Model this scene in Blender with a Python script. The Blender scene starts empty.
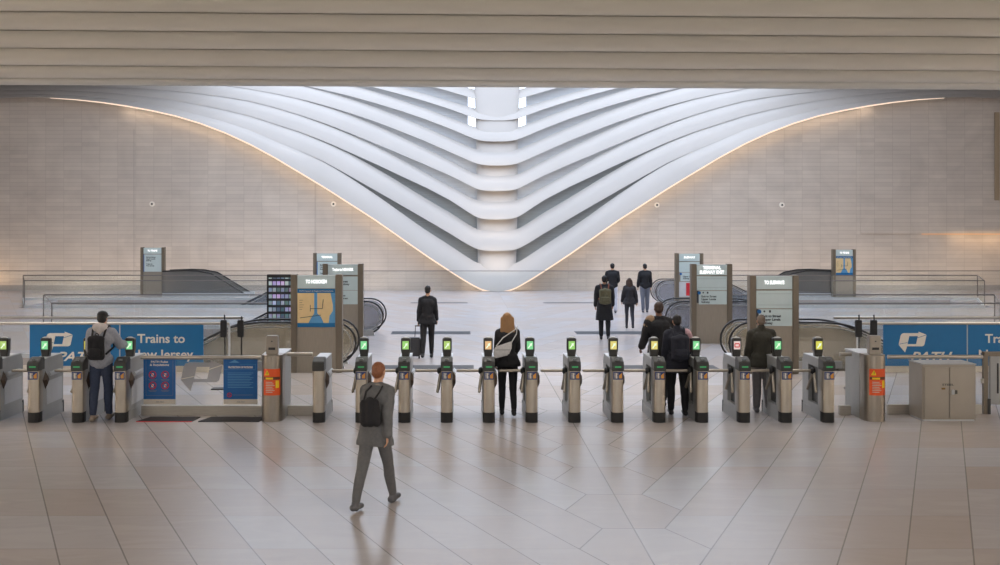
import bpy, bmesh, math, random, time
from mathutils import Vector, Matrix, Euler
random.seed(7)
SC = bpy.context.scene
COL = SC.collection
PI = math.pi

# ------------------------------------------------------------------ camera, world, lights
F = 1123.0; U0 = 460.0; V0 = 225.0; CZ = 3.2      # focal length (px of a 1000 px frame), vanishing point, eye height
cam_d = bpy.data.cameras.new('camera'); cam = bpy.data.objects.new('camera', cam_d); COL.objects.link(cam)
cam.location = (0, 0, CZ); cam.rotation_euler = (PI/2, 0, 0)
cam_d.sensor_width = 36; cam_d.sensor_fit = 'HORIZONTAL'; cam_d.lens = 36*F/1000
cam_d.shift_x = (500-U0)/1000; cam_d.shift_y = -(282.5-V0)/1000
cam_d.clip_end = 300
SC.camera = cam
SC.view_settings.view_transform = 'Standard'; SC.view_settings.look = 'None'
SC.view_settings.gamma = 1; SC.view_settings.use_curve_mapping = False
SC.view_settings.exposure = 0.0
w = bpy.data.worlds.new('world'); SC.world = w; w.use_nodes = True
bg = w.node_tree.nodes['Background']; bg.inputs[0].default_value = (0.72, 0.82, 1.0, 1); bg.inputs[1].default_value = 2.9

def area(name, loc, rot, sx, sy, power, col):
    l = bpy.data.lights.new(name, 'AREA'); l.shape = 'RECTANGLE'; l.size = sx; l.size_y = sy
    l.energy = power; l.color = col
    o = bpy.data.objects.new(name, l); COL.objects.link(o); o.location = loc; o.rotation_euler = rot
    return o
WARM = (1.0, 0.80, 0.62); NEUT = (1.0, 0.91, 0.82)
# recessed lamps in the hall's ceiling
for i, (x, y) in enumerate([(-9, 4.0), (1.8, 4.0), (12, 4.0), (-9, 11), (1.8, 11), (12, 11)]):
    area('hall_ceiling_lamp', (x, y, 6.3), (math.radians(18 if y < 8 else 6), 0, 0), 3.0, 1.0, 75, NEUT)
# unused fill lights behind and beside the viewer, added to brighten the ceiling
for i, (x, y, a) in enumerate([(-16, 1.0, 150), (-5, -1.0, 150), (6, -1.0, 150), (18, 1.0, 150)][:0]):
    area('ceiling_fill', (x, y, 2.6), (math.radians(a), 0, 0), 4.0, 0.5, 420, (1.0, 0.88, 0.74))

for y, e in ((24.7, 300), (20.4, 170), (16.8, 60)):
    for x in (-14, 1.8, 18): area('hall_fill_strip', (x, y+x*0.041-0.2, 6.68), (0, 0, 0), 12.0, 0.3, e*0.8, (1.0, 0.97, 0.95)).data.spread = math.radians(115)  # unseen fill strips added between the fins to brighten the paving
for x in (-13, 16.5): area('wall_foot_uplight', (x, 53.2, 0.08), (math.radians(158), 0, 0), 20.0, 0.25, 150, (1.0, 0.80, 0.64))
for x in (-15.5, 19.5): area('vault_fill', (x, 44.0, 11.0), (math.radians(62), 0, 0), 14.0, 1.0, 150, (1.0, 0.93, 0.86))  # fill added high out of view to lift the outer ribs
for x, a in ((-25.3, -1), (29.3, 1)):
    for y in (9, 20): area('ceiling_fill_side', (x, y, 2.5), (0, math.radians(180+38*a), 0), 0.6, 9.0, 1500, (1.0, 0.94, 0.86))  # fill added along the side walls to brighten the ceiling
for x in (-12, 1.8, 16): area('ceiling_fill_low', (x, 3.0, 0.3), (math.radians(168), 0, 0), 8.0, 2.0, 520, (1.0, 0.94, 0.86))  # low fill added out of view, also for the ceiling
AX = 1.87                                            # plan axis of the hall (the spine stands on it)
def P(u, v, D): return Vector(((u-U0)*D/F, D, CZ-(v-V0)*D/F))

# ------------------------------------------------------------------ materials
def lin(c):
    def f(x):
        x /= 255.0
        return x/12.92 if x <= 0.04045 else ((x+0.055)/1.055)**2.4
    return (f(c[0]), f(c[1]), f(c[2]), 1)
MATS = {}
def mat(name, rgb, rough=0.5, metal=0.0, noise=0.0, nscale=8.0, spec=0.5, stretch=None, bump=0.0):
    if name in MATS: return MATS[name]
    m = bpy.data.materials.new(name); m.use_nodes = True; nt = m.node_tree
    b = nt.nodes['Principled BSDF']
    b.inputs['Roughness'].default_value = rough; b.inputs['Metallic'].default_value = metal
    b.inputs['Specular IOR Level'].default_value = spec
    tc = nt.nodes.new('ShaderNodeTexCoord'); mp = nt.nodes.new('ShaderNodeMapping')
    nt.links.new(tc.outputs['Object'], mp.inputs[0])
    if stretch: mp.inputs['Scale'].default_value = stretch
    nz = nt.nodes.new('ShaderNodeTexNoise'); nz.inputs['Scale'].default_value = nscale; nz.inputs['Detail'].default_value = 4
    nt.links.new(mp.outputs[0], nz.inputs['Vector'])
    r = nt.nodes.new('ShaderNodeValToRGB'); c = lin(rgb); k = max(noise, 0.02)
    r.color_ramp.elements[0].position = 0.3; r.color_ramp.elements[1].position = 0.7
    r.color_ramp.elements[0].color = tuple(x*(1-k) for x in c[:3])+(1,)
    r.color_ramp.elements[1].color = tuple(min(1, x*(1+k)) for x in c[:3])+(1,)
    nt.links.new(nz.outputs[0], r.inputs[0]); nt.links.new(r.outputs[0], b.inputs['Base Color'])
    if bump:
        bp = nt.nodes.new('ShaderNodeBump'); bp.inputs['Strength'].default_value = bump; bp.inputs['Distance'].default_value = 0.02
        nt.links.new(nz.outputs[0], bp.inputs['Height']); nt.links.new(bp.outputs[0], b.inputs['Normal'])
    MATS[name] = m; return m
def emit(name, rgb, s):
    if name in MATS: return MATS[name]
    m = bpy.data.materials.new(name); m.use_nodes = True; nt = m.node_tree
    b = nt.nodes['Principled BSDF']; b.inputs['Base Color'].default_value = (0.02, 0.02, 0.02, 1)
    b.inputs['Emission Color'].default_value = lin(rgb); b.inputs['Emission Strength'].default_value = s
    MATS[name] = m; return m
def glass(name, tint=(0.93, 0.97, 0.96, 1), fac=0.10, rough=0.02, gcol=(1, 1, 1, 1)):
    if name in MATS: return MATS[name]
    m = bpy.data.materials.new(name); m.use_nodes = True; nt = m.node_tree; nt.nodes.clear()
    o = nt.nodes.new('ShaderNodeOutputMaterial'); t = nt.nodes.new('ShaderNodeBsdfTransparent'); t.inputs[0].default_value = tint
    g = nt.nodes.new('ShaderNodeBsdfGlossy'); g.inputs['Roughness'].default_value = rough; g.inputs[0].default_value = gcol
    mx = nt.nodes.new('ShaderNodeMixShader'); mx.inputs[0].default_value = fac
    nt.links.new(t.outputs[0], mx.inputs[1]); nt.links.new(g.outputs[0], mx.inputs[2]); nt.links.new(mx.outputs[0], o.inputs[0])
    MATS[name] = m; return m

class E:                                             # shader maths by expression
    def __init__(s, nt, sock): s.nt = nt; s.s = sock
    def _m(s, op, *a):
        n = s.nt.nodes.new('ShaderNodeMath'); n.operation = op
        for i, x in enumerate((s,)+a):
            if isinstance(x, E): s.nt.links.new(x.s, n.inputs[i])
            else: n.inputs[i].default_value = x
        return E(s.nt, n.outputs[0])
    def __add__(s, o): return s._m('ADD', o)
    def __sub__(s, o): return s._m('SUBTRACT', o)
    def __mul__(s, o): return s._m('MULTIPLY', o)
    def __truediv__(s, o): return s._m('DIVIDE', o)
    def abs(s): return s._m('ABSOLUTE')
    def floor(s): return s._m('FLOOR')
    def frac(s): return s._m('FRACT')
    def lt(s, o): return s._m('LESS_THAN', o)
    def gt(s, o): return s._m('GREATER_THAN', o)
    def max(s, o): return s._m('MAXIMUM', o)
    def min(s, o): return s._m('MINIMUM', o)

def floor_material():
    m = bpy.data.materials.new('marble_paving'); m.use_nodes = True; nt = m.node_tree; b = nt.nodes['Principled BSDF']
    tc = nt.nodes.new('ShaderNodeTexCoord'); sp = nt.nodes.new('ShaderNodeSeparateXYZ'); nt.links.new(tc.outputs['Object'], sp.inputs[0])
    X = E(nt, sp.outputs[0]); Y = E(nt, sp.outputs[1])
    row = (Y-11.1)/1.257
    rf = row.frac(); ri = row.floor()
    a = X-1.83
    side = a.gt(0.0); ab = a.abs()
    g = ((Y-11.84)/1.502).frac(); gi = ((Y-11.84)/1.502).floor()
    w = ((g*2.0-1.0).abs()*-0.32)+0.65               # half width of the hexagonal slabs on the axis
    mid = ab.lt(w)
    t = (ab-(Y*0.43)-0.405)/0.646
    tf = t.frac(); ti = t.floor()
    jw = 0.009
    out = (mid*-1.0)+1.0
    l1 = (tf.min((tf*-1.0)+1.0)).lt(jw*0.9/0.646)*out
    l2 = (rf.min((rf*-1.0)+1.0)).lt(jw*0.6/1.257)*out
    l3 = (ab-w).abs().lt(jw)
    l4 = ab.lt(0.008)
    l5 = (g.min((g*-1.0)+1.0)).lt(jw/1.502)*mid
    strong = l1.max(l3).max(l4).max(l5); faint = l2
    ti = ti*out+mid*177.0; ri = ri*out+gi*mid
    cm = nt.nodes.new('ShaderNodeCombineXYZ')
    nt.links.new((ti+(side*57.0)).s, cm.inputs[0]); nt.links.new(ri.s, cm.inputs[1])
    wn = nt.nodes.new('ShaderNodeTexWhiteNoise'); wn.noise_dimensions = '2D'; nt.links.new(cm.outputs[0], wn.inputs['Vector'])
    # veins, shifted from slab to slab
    av = nt.nodes.new('ShaderNodeVectorMath'); av.operation = 'MULTIPLY_ADD'
    nt.links.new(wn.outputs['Color'], av.inputs[0]); av.inputs[1].default_value = (20, 20, 20); nt.links.new(tc.outputs['Object'], av.inputs[2])
    mp = nt.nodes.new('ShaderNodeMapping'); mp.inputs['Rotation'].default_value = (0, 0, 0.5); mp.inputs['Scale'].default_value = (0.8, 2.6, 1)
    nt.links.new(av.outputs[0], mp.inputs[0])
    nz = nt.nodes.new('ShaderNodeTexNoise'); nz.inputs['Scale'].default_value = 0.9; nz.inputs['Detail'].default_value = 7; nz.inputs['Distortion'].default_value = 1.2
    nt.links.new(mp.outputs[0], nz.inputs['Vector'])
    n = E(nt, nz.outputs[0]); wv = E(nt, wn.outputs['Value'])
    vein = ((n-0.5).abs()*9.0).min(1.0)              # thin darker threads
    val = (wv*(Y.lt(24.6)*0.09+0.03)+0.9)*(vein*0.05+0.95)*(n*0.14+0.93)
    val = val*((strong*(Y.lt(24.6)*-0.30-0.15))+1.0)*((faint*(Y.lt(24.6)*-0.18-0.04))+1.0)
    mc = nt.nodes.new('ShaderNodeMix'); mc.data_type = 'RGBA'
    mc.inputs[6].default_value = lin((186, 174, 167)); mc.inputs[7].default_value = lin((182, 178, 179)); nt.links.new(wv.s, mc.inputs[0])
    vm = nt.nodes.new('ShaderNodeVectorMath'); vm.operation = 'SCALE'; nt.links.new(mc.outputs[2], vm.inputs[0]); nt.links.new(val.s, vm.inputs['Scale'])
    nt.links.new(vm.outputs[0], b.inputs['Base Color'])
    b.inputs['Roughness'].default_value = 0.22; b.inputs['Specular IOR Level'].default_value = 0.30
    b.inputs['Roughness'].default_value = 0.23
    return m
def wall_material():
    m = bpy.data.materials.new('marble_wall_tiles'); m.use_nodes = True; nt = m.node_tree; b = nt.nodes['Principled BSDF']
    tc = nt.nodes.new('ShaderNodeTexCoord'); sp = nt.nodes.new('ShaderNodeSeparateXYZ'); nt.links.new(tc.outputs['Object'], sp.inputs[0])
    cb = nt.nodes.new('ShaderNodeCombineXYZ'); nt.links.new(sp.outputs[0], cb.inputs[0]); nt.links.new(sp.outputs[2], cb.inputs[1])
    br = nt.nodes.new('ShaderNodeTexBrick'); br.offset = 0.0; br.inputs['Scale'].default_value = 1
    br.inputs['Brick Width'].default_value = 0.882; br.inputs['Row Height'].default_value = 0.196
    br.inputs['Mortar Size'].default_value = 0.008; br.inputs['Mortar Smooth'].default_value = 0.3; br.inputs['Bias'].default_value = 0
    br.inputs['Color1'].default_value = lin((193, 183, 172)); br.inputs['Color2'].default_value = lin((184, 174, 164)); br.inputs['Mortar'].default_value = lin((164, 154, 144))
    nt.links.new(cb.outputs[0], br.inputs[0])
    nz = nt.nodes.new('ShaderNodeTexNoise'); nz.inputs['Scale'].default_value = 0.45; nz.inputs['Detail'].default_value = 8; nz.inputs['Distortion'].default_value = 1.5
    nt.links.new(tc.outputs['Object'], nz.inputs['Vector'])
    v = E(nt, nz.outputs[0])*0.42+0.79
    vm = nt.nodes.new('ShaderNodeVectorMath'); vm.operation = 'SCALE'; nt.links.new(br.outputs[0], vm.inputs[0]); nt.links.new(v.s, vm.inputs['Scale'])
    nt.links.new(vm.outputs[0], b.inputs['Base Color']); b.inputs['Roughness'].default_value = 0.55
    return m
FLOOR = floor_material(); WALL = wall_material()
CEIL = mat('painted_plaster_soffit', (196, 191, 180), 0.75, noise=0.03, nscale=0.6)
RIB = mat('white_painted_steel', (178, 172, 166), 0.6, noise=0.03, nscale=0.5)
SPINE = RIB
BACK = mat('shaded_louvre', (142, 146, 146), 0.7, noise=0.10, nscale=2, stretch=(0.2, 1, 14))  # darker colour stands in for shade in the deep lower gaps
BACK2 = mat('lit_louvre', (196, 198, 200), 0.7, noise=0.08, nscale=2, stretch=(0.2, 1, 14))  # same louvre, lit copy: upper gaps get their brightness from the colour
STEEL = mat('brushed_steel', (176, 170, 160), 0.38, 0.75, noise=0.06, nscale=6, stretch=(1, 1, 12))
STEELD = mat('bronze_steel', (122, 112, 98), 0.42, 0.6, noise=0.08, nscale=6, stretch=(12, 12, 1))
PANEL = mat('kiosk_steel', (152, 143, 130), 0.5, 0.35, noise=0.06, nscale=4, stretch=(14, 1, 1))
ALU = mat('grey_aluminium', (164, 165, 164), 0.45, 0.35, noise=0.05, nscale=5)
ALU2 = mat('pale_aluminium', (196, 198, 200), 0.42, 0.25, noise=0.05, nscale=5)
PILLAR = mat('satin_steel', (172, 164, 152), 0.33, 0.85, noise=0.06, nscale=7, stretch=(3, 3, 0.6))
COLUMN = mat('dark_brushed_steel', (150, 142, 132), 0.36, 0.85, noise=0.06, nscale=7, stretch=(3, 3, 0.6))
BLACK = mat('black_rubber', (26, 26, 27), 0.6, noise=0.1)
DARK = mat('dark_plastic', (52, 52, 50), 0.4, noise=0.08)
BROWN = mat('brown_moulding', (74, 60, 50), 0.45, noise=0.08)
ARM = mat('arm_steel', (172, 162, 148), 0.4, 0.6)
RAILD = mat('dark_rail', (112, 108, 106), 0.4, 0.5)
RAIL = mat('polished_steel_rail', (186, 178, 166), 0.28, 0.85, noise=0.03)
BLUE = mat('banner_blue', (2, 104, 158), 0.4, noise=0.03)
DBLUE = mat('poster_blue', (0, 92, 160), 0.35, noise=0.03)
WHITE = mat('off_white_print', (226, 220, 208), 0.5)
CREAM = mat('cream_panel', (206, 198, 184), 0.5, noise=0.04)
GREYP = mat('grey_print', (120, 124, 128), 0.5)
INK = mat('dark_ink', (58, 60, 62), 0.5)
RED = mat('red_print', (196, 34, 46), 0.5)
ORANGE = mat('orange_sticker', (226, 84, 24), 0.45)
YELLOW = mat('yellow_print', (240, 206, 20), 0.45)
TAN = mat('map_tan', (226, 198, 146), 0.45, noise=0.04)
RIVER = mat('map_blue', (92, 154, 200), 0.45)
PALE = mat('pale_sign_glass', (176, 190, 186), 0.25, noise=0.02)
_b = PALE.node_tree.nodes['Principled BSDF']; _b.inputs['Emission Color'].default_value = (0.72, 0.84, 1, 1); _b.inputs['Emission Strength'].default_value = 0.07   # backlit
LITTEXT = emit('lit_letters', (255, 255, 255), 1.3)
GL = glass('clear_glass', (0.982, 0.99, 0.987, 1), fac=0.035)
GLB = glass('balustrade_glass', (0.66, 0.66, 0.63, 1), 0.16, 0.15)
BLACKRUB = mat('handrail_rubber', (22, 22, 24), 0.35)
GRILLE = mat('grey_granite_inlay', (84, 84, 86), 0.85, spec=0.15, noise=0.08)
WELL = mat('white_stone_panels', (206, 206, 212), 0.4, noise=0.03)

WORK = bpy.data.scenes.new('work')
def evaluated(o):                                    # finished mesh of an object with modifiers or of a text
    WORK.collection.objects.link(o)
    with bpy.context.temp_override(scene=WORK, view_layer=WORK.view_layers[0]): dg = bpy.context.evaluated_depsgraph_get(); dg.update()
    me = bpy.data.meshes.new_from_object(o.evaluated_get(dg)); WORK.collection.objects.unlink(o); bpy.data.objects.remove(o)
    return me
# ------------------------------------------------------------------ mesh helpers
class MB:
    def __init__(s): s.bm = bmesh.new()
    def quadbox(s, c8):
        v = [s.bm.verts.new(c) for c in c8]
        for f in ((0, 3, 2, 1), (4, 5, 6, 7), (0, 1, 5, 4), (1, 2, 6, 5), (2, 3, 7, 6), (3, 0, 4, 7)): s.bm.faces.new([v[i] for i in f])
        return s
    def box(s, x0, x1, y0, y1, z0, z1):
        return s.quadbox([(x0, y0, z0), (x1, y0, z0), (x1, y1, z0), (x0, y1, z0), (x0, y0, z1), (x1, y0, z1), (x1, y1, z1), (x0, y1, z1)])
    def prism(s, pts, fn0, fn1):                     # polygon extruded between two maps of its 2D points
        a = [s.bm.verts.new(fn0(p)) for p in pts]; b = [s.bm.verts.new(fn1(p)) for p in pts]; n = len(pts)
        s.bm.faces.new(a); s.bm.faces.new(b[::-1])
        for i in range(n): s.bm.faces.new((a[i], b[i], b[(i+1) % n], a[(i+1) % n]))
        return s
    def xz(s, pts, y0, y1): return s.prism(pts, lambda p: (p[0], y0, p[1]), lambda p: (p[0], y1, p[1]))
    def xy(s, pts, z0, z1): return s.prism(pts, lambda p: (p[0], p[1], z0), lambda p: (p[0], p[1], z1))
    def yz(s, pts, x0, x1): return s.prism(pts, lambda p: (x0, p[0], p[1]), lambda p: (x1, p[0], p[1]))
    def rings(s, rs, cap=True, closed=False):
        vs = [[s.bm.verts.new(p) for p in r] for r in rs]; n = len(vs[0])
        m = len(vs)
        for i in range(m if closed else m-1):
            A = vs[i]; B = vs[(i+1) % m]
            for j in range(n): s.bm.faces.new((A[j], A[(j+1) % n], B[(j+1) % n], B[j]))
        if cap and not closed: s.bm.faces.new(vs[0][::-1]); s.bm.faces.new(vs[-1])
        return s
    def tube(s, pts, r, n=10, closed=False):
        pts = [Vector(p) for p in pts]; rs = []
        rr = r if isinstance(r, (list, tuple)) else [r]*len(pts)
        prev = None
        for i, p in enumerate(pts):
            if closed: d = pts[(i+1) % len(pts)]-pts[i-1]
            else: d = pts[min(i+1, len(pts)-1)]-pts[max(i-1, 0)]
            d.normalize()
            up = prev if prev is not None else (Vector((0, 0, 1)) if abs(d.z) < 0.9 else Vector((0, 1, 0)))
            u = up-d*up.dot(d)
            if u.length < 1e-4: u = Vector((1, 0, 0))-d*d.x
            u.normalize(); v = d.cross(u); prev = u
            rs.append([p+(u*math.cos(2*PI*k/n)+v*math.sin(2*PI*k/n))*rr[i] for k in range(n)])
        return s.rings(rs, closed=closed)
    def ell(s, c, rx, ry, rz, n=12, m=8, rot=None):
        rs = []
        for i in range(m+1):
            t = PI*i/m; t = min(max(t, 0.06), PI-0.06)
            ring = []
            for k in range(n):
                q = Vector((rx*math.sin(t)*math.cos(2*PI*k/n), ry*math.sin(t)*math.sin(2*PI*k/n), -rz*math.cos(t)))
                if rot: q.rotate(rot)
                ring.append(Vector(c)+q)
            rs.append(ring)
        return s.rings(rs)
    def cap(s, a, b, ra, rb, n=10):                   # tapered capsule
        a = Vector(a); b = Vector(b); d = b-a
        if d.length < 1e-5: return s.ell(a, ra, ra, ra)
        L = d.length; d.normalize(); pts = []; rr = []
        for k in range(4): t = PI/2*(k+0.25)/4; pts.append(a-d*ra*math.cos(t)); rr.append(ra*math.sin(t))
        pts.append(a); rr.append(ra); pts.append(b); rr.append(rb)
        for k in range(4): t = PI/2*(3.75-k)/4; pts.append(b+d*rb*math.cos(t)); rr.append(rb*math.sin(t))
        return s.tube(pts, rr, n)
    def mesh(s, name, m, bevel=0.0, smooth=False):
        bmesh.ops.recalc_face_normals(s.bm, faces=s.bm.faces)
        if bevel: bmesh.ops.bevel(s.bm, geom=[e for e in s.bm.edges if len(e.link_faces) == 2 and e.calc_face_angle(0) > 0.6], offset=bevel, segments=2, affect='EDGES', clamp_overlap=True)
        me = bpy.data.meshes.new(name); s.bm.to_mesh(me); s.bm.free()
        if isinstance(m, (list, tuple)):
            for x in m: me.materials.append(x)
        elif m: me.materials.append(m)
        if smooth:
            me.polygons.foreach_set('use_smooth', [True]*len(me.polygons))
            try: me.set_sharp_from_angle(angle=math.radians(40))
            except Exception: pass
        return me
    def build(s, name, m, parent=None, bevel=0.0, smooth=False, loc=None):
        o = bpy.data.objects.new(name, s.mesh(name, m, bevel, smooth)); COL.objects.link(o)
        if parent: o.parent = parent
        if loc: o.location = loc
        return o
def tag(o, label, cat, group=None, kind=None):
    if label: o['label'] = label
    if cat: o['category'] = cat
    if group: o['group'] = group
    if kind: o['kind'] = kind
    return o
def thing(name, label, cat, loc=(0, 0, 0), rz=0.0, group=None):
    o = bpy.data.objects.new(name, None); COL.objects.link(o); o.empty_display_size = 0.2
    o.location = loc; o.rotation_euler = (0, 0, rz)
    return tag(o, label, cat, group)
def struct(o): o['kind'] = 'structure'; return o
def text(name, s, cap, m, parent, loc, width=None, shear=0.0, bold=0.0, align='LEFT', depth=0.003, line=1.0):
    cu = bpy.data.curves.new('tmp', 'FONT'); cu.body = s; cu.size = cap/0.70; cu.extrude = depth; cu.shear = shear; cu.offset = bold
    cu.align_x = align; cu.resolution_u = 3; cu.space_line = line
    me = evaluated(bpy.data.objects.new('tmp', cu)); bpy.data.curves.remove(cu)
    me.name = name; me.materials.clear(); me.materials.append(m)
    xs = [v.co.x for v in me.vertices]; k = 1.0
    if width: k = width/(max(xs)-min(xs))
    for v in me.vertices: x, y, z = v.co; v.co = (x*k, -z, y)
    o = bpy.data.objects.new(name, me); COL.objects.link(o); o.parent = parent; o.location = loc
    return o

# ------------------------------------------------------------------ the setting
# floor with openings for the escalator wells
wells = [(24.6, 27.0, 6.2, 13.2), (31.0, 34.5, 6.2, 13.6), (43.5, 47.8, 7.9, 19.0)]   # y0, y1, inner and outer distance from the axis
XL, XR, YB, YE = -26.0, 30.0, -8.0, 55.0
fb = MB(); ys = [YB]
for y0, y1, a, b in wells:
    fb.box(XL, XR, ys[-1], y0, -0.3, 0)
    fb.box(XL, AX-b, y0, y1, -0.3, 0); fb.box(AX-a, AX+a, y0, y1, -0.3, 0); fb.box(AX+b, XR, y0, y1, -0.3, 0)
    ys.append(y1)
fb.box(XL, XR, ys[-1], YE, -0.3, 0)
struct(fb.build('floor', FLOOR))
tb = MB()
for y0, y1, a, b in wells:
    for sg in (-1, 1):
        xa, xb = sorted((AX+sg*a, AX+sg*b))
        tb.box(xa, xb, y1, y1+0.1, -5, -0.3); tb.box(xa, xb, y0-0.1, y0, -5, -0.3)
        tb.box(xa-0.1, xa, y0, y1, -5, -0.3); tb.box(xb, xb+0.1, y0, y1, -5, -0.3); tb.box(xa, xb, y0, y1, -5.1, -5)
struct(tb.build('trim_1', WELL))
struct(MB().box(-15.98, -15.955, 54.992, 55.05, 0, 7.9).build('trim_5', mat('joint_grey', (160, 151, 143), 0.8)))
struct(MB().box(-7.11, -7.085, 54.992, 55.05, 0, 5.2).build('trim_6', mat('joint_grey', (160, 151, 143), 0.8)))
# inlaid grey strips between the wells
g = MB()
for yy, hw in ((25.3, 0.32), (33.35, 0.45), (46.2, 0.22)):
    for sg in (-1, 1):
        xa, xb = sorted((AX+sg*1.56, AX+sg*(3.9)))
        g.box(xa, xb, yy-hw, yy+hw, 0.0005, 0.004)
struct(g.build('trim_2', GRILLE))

# far wall and its protruding panel on the right
struct(MB().box(26.1, 26.32, 54.78, 54.85, 4.4, 8.7).build('trim_3', mat('brown_slot', (150, 132, 108), 0.6)))
struct(MB().box(XL, -6, 54.9, 55.0, 0, 0.26).box(16, XR, 54.9, 55.0, 0, 0.26).build('baseboard_back', mat('grey_stone_skirting', (150, 146, 142), 0.5, noise=0.05)))
led = emit('warm_led_cove', (255, 190, 130), 0.8)
struct(MB().box(22.6, XR-0.2, 54.93, 54.985, 2.74, 2.775).build('trim_4', led))
area('cove_lamp_right', (27.0, 54.4, 2.75), (math.radians(30), 0, 0), 6, 0.15, 22, (1.0, 0.62, 0.30))
area('cove_lamp_left', (-24.0, 54.3, 0.35), (math.radians(150), 0, 0), 4, 0.15, 16, (1.0, 0.62, 0.30))
struct(MB().box(XL-0.4, XL, YB, YE, -0.3, 13).build('wall_left', WALL))
struct(MB().box(XR, XR+0.4, YB, YE, -0.3, 13).build('wall_right', WALL))
struct(MB().box(XL, XR, YB-0.4, YB, -0.3, 6.6).build('wall_front', CEIL))
# hall ceiling: slab with transverse fins
ce = MB().box(XL-0.4, XR+0.4, YB, 26.6, 7.6, 7.9)
struct(ce.build('ceiling', CEIL))
hz = 6.5
fy = [26.95, 25.65, 23.6, 21.3, 19.35, 17.65, 15.9, 14.1, 12.3, 10.5, 8.6, 6.6]
fn = MB(); th = math.tan(math.radians(2.35))
for i, y in enumerate(fy):
    nxt = 1.7 if i > 0 else 1.3
    yp = fy[i+1] if i+1 < len(fy) else y-2.0
    hh = 3.3*(y-0.32-yp)/yp*0.94
    arc = [(y-0.02-0.30*math.sin(PI/2*q/9), hz+hh*(1-math.cos(PI/2*q/9))) for q in range(10)]
    prof = arc[::-1]+[(y, hz+0.004), (y+0.015, hz+0.03), (y+0.02, 7.65), (y-0.02, 7.65), (y-0.02, hz+hh+0.03)]
    def m0(p, X): return (X, p[0]+(X-1.0)*th, p[1])
    fn.prism(prof, lambda p: m0(p, XL-0.4), lambda p: m0(p, XR+0.4))
struct(fn.build('ceiling_fins', CEIL, smooth=True))
# unseen roof panels added to dim the outer ribs, either side of the skylight
struct(MB().box(XL-0.4, AX-14.5, 26.6, 66, 13.0, 13.3).build('ceiling_shade_left', RIB)); struct(MB().box(AX+14.5, XR+0.4, 26.6, 66, 13.0, 13.3).build('ceiling_shade_right', RIB))
struct(MB().box(XL-0.4, XR+0.4, 26.3, 26.6, 7.6, 13.3).build('wall_above_hall', CEIL))
struct(MB().box(XL-0.4, XL, YE, 66, -0.3, 13).build('wall_left_far', RIB)); struct(MB().box(XR, XR+0.4, YE, 66, -0.3, 13).build('wall_right_far', RIB)); struct(MB().box(XL, XR, 66, 66.4, -0.3, 8.2).build('wall_far', RIB))

# ------------------------------------------------------------------ white ribs and spine
def interp(tab, u):
    tab = sorted(tab)
    if u <= tab[0][0]:
        (a, b), (c, d) = tab[0], tab[1]; return b+(u-a)*(d-b)/(c-a)
    for (a, b), (c, d) in zip(tab, tab[1:]):
        if u <= c:
            t = (u-a)/(c-a); return b+(d-b)*t
    (a, b), (c, d) = tab[-2], tab[-1]; return b+(u-a)*(d-b)/(c-a)
# lower edge of each rib in the left half (u, v); the right half mirrors it about the spine
LOW = [
 [(497, 291.5), (488, 291), (480, 288.5), (465, 280), (450, 270.5), (425, 254), (400, 236.5), (375, 219), (350, 203), (325, 187), (300, 172), (275, 157), (250, 143.5), (225, 132), (200, 122.5), (175, 115), (150, 109.5), (125, 105), (100, 101.5), (75, 99), (50, 97.5), (25, 97), (0, 98), (-50, 103)],
 [(497, 251), (488, 251), (477, 249.5), (465, 243), (450, 233.5), (425, 219), (400, 204.5), (380, 193), (350, 176), (325, 162), (300, 151), (275, 141), (250, 130), (225, 122), (200, 115.5), (175, 109), (150, 104.5), (125, 100.5), (100, 98), (75, 95.5), (50, 94.3), (25, 94), (0, 95), (-50, 99)],
 [(497, 219.5), (488, 219.5), (477, 218), (465, 210), (450, 200), (425, 187), (400, 175.5), (380, 166), (350, 152.5), (325, 141.5), (300, 132), (275, 124), (250, 116), (225, 110), (200, 105), (175, 100.5), (150, 97), (125, 94), (100, 92), (75, 90.8), (50, 90), (25, 89.8), (0, 90.5), (-50, 94)],
 [(497, 191), (488, 191), (477, 189.5), (465, 183), (450, 175.5), (425, 164.5), (400, 154), (375, 143.5), (350, 133), (325, 123.5), (300, 115), (275, 107.5), (250, 101), (225, 97), (200, 93.8), (175, 91), (150, 89), (125, 87.5), (100, 86.5), (50, 85.5), (0, 86), (-50, 89)],
 [(497, 165.5), (488, 165.5), (477, 164), (450, 152), (425, 141), (400, 131), (375, 121.5), (350, 113), (325, 105.5), (300, 99), (275, 93.5), (250, 89), (225, 85.5), (200, 83), (150, 79), (100, 78), (0, 80), (-50, 82)],
 [(497, 141.5), (488, 141.5), (477, 140), (450, 128.5), (425, 119), (400, 110.5), (375, 103), (350, 96), (325, 90), (300, 85), (275, 81), (250, 78), (200, 73), (100, 71), (-50, 74)],
 [(497, 120.5), (488, 120.5), (477, 119), (450, 109), (425, 101), (400, 94), (375, 87.5), (350, 82), (300, 74), (200, 66), (-50, 66)],
 [(497, 101), (488, 101), (477, 99.5), (450, 91.5), (425, 84.5), (400, 78), (350, 69), (300, 62), (200, 56), (-50, 56)],
 [(497, 83), (488, 83), (477, 81.5), (450, 74), (400, 62), (300, 48), (200, 44), (-50, 44)],
 [(497, 66), (477, 65), (450, 57), (400, 46), (300, 34), (-50, 32)],
]
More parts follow.
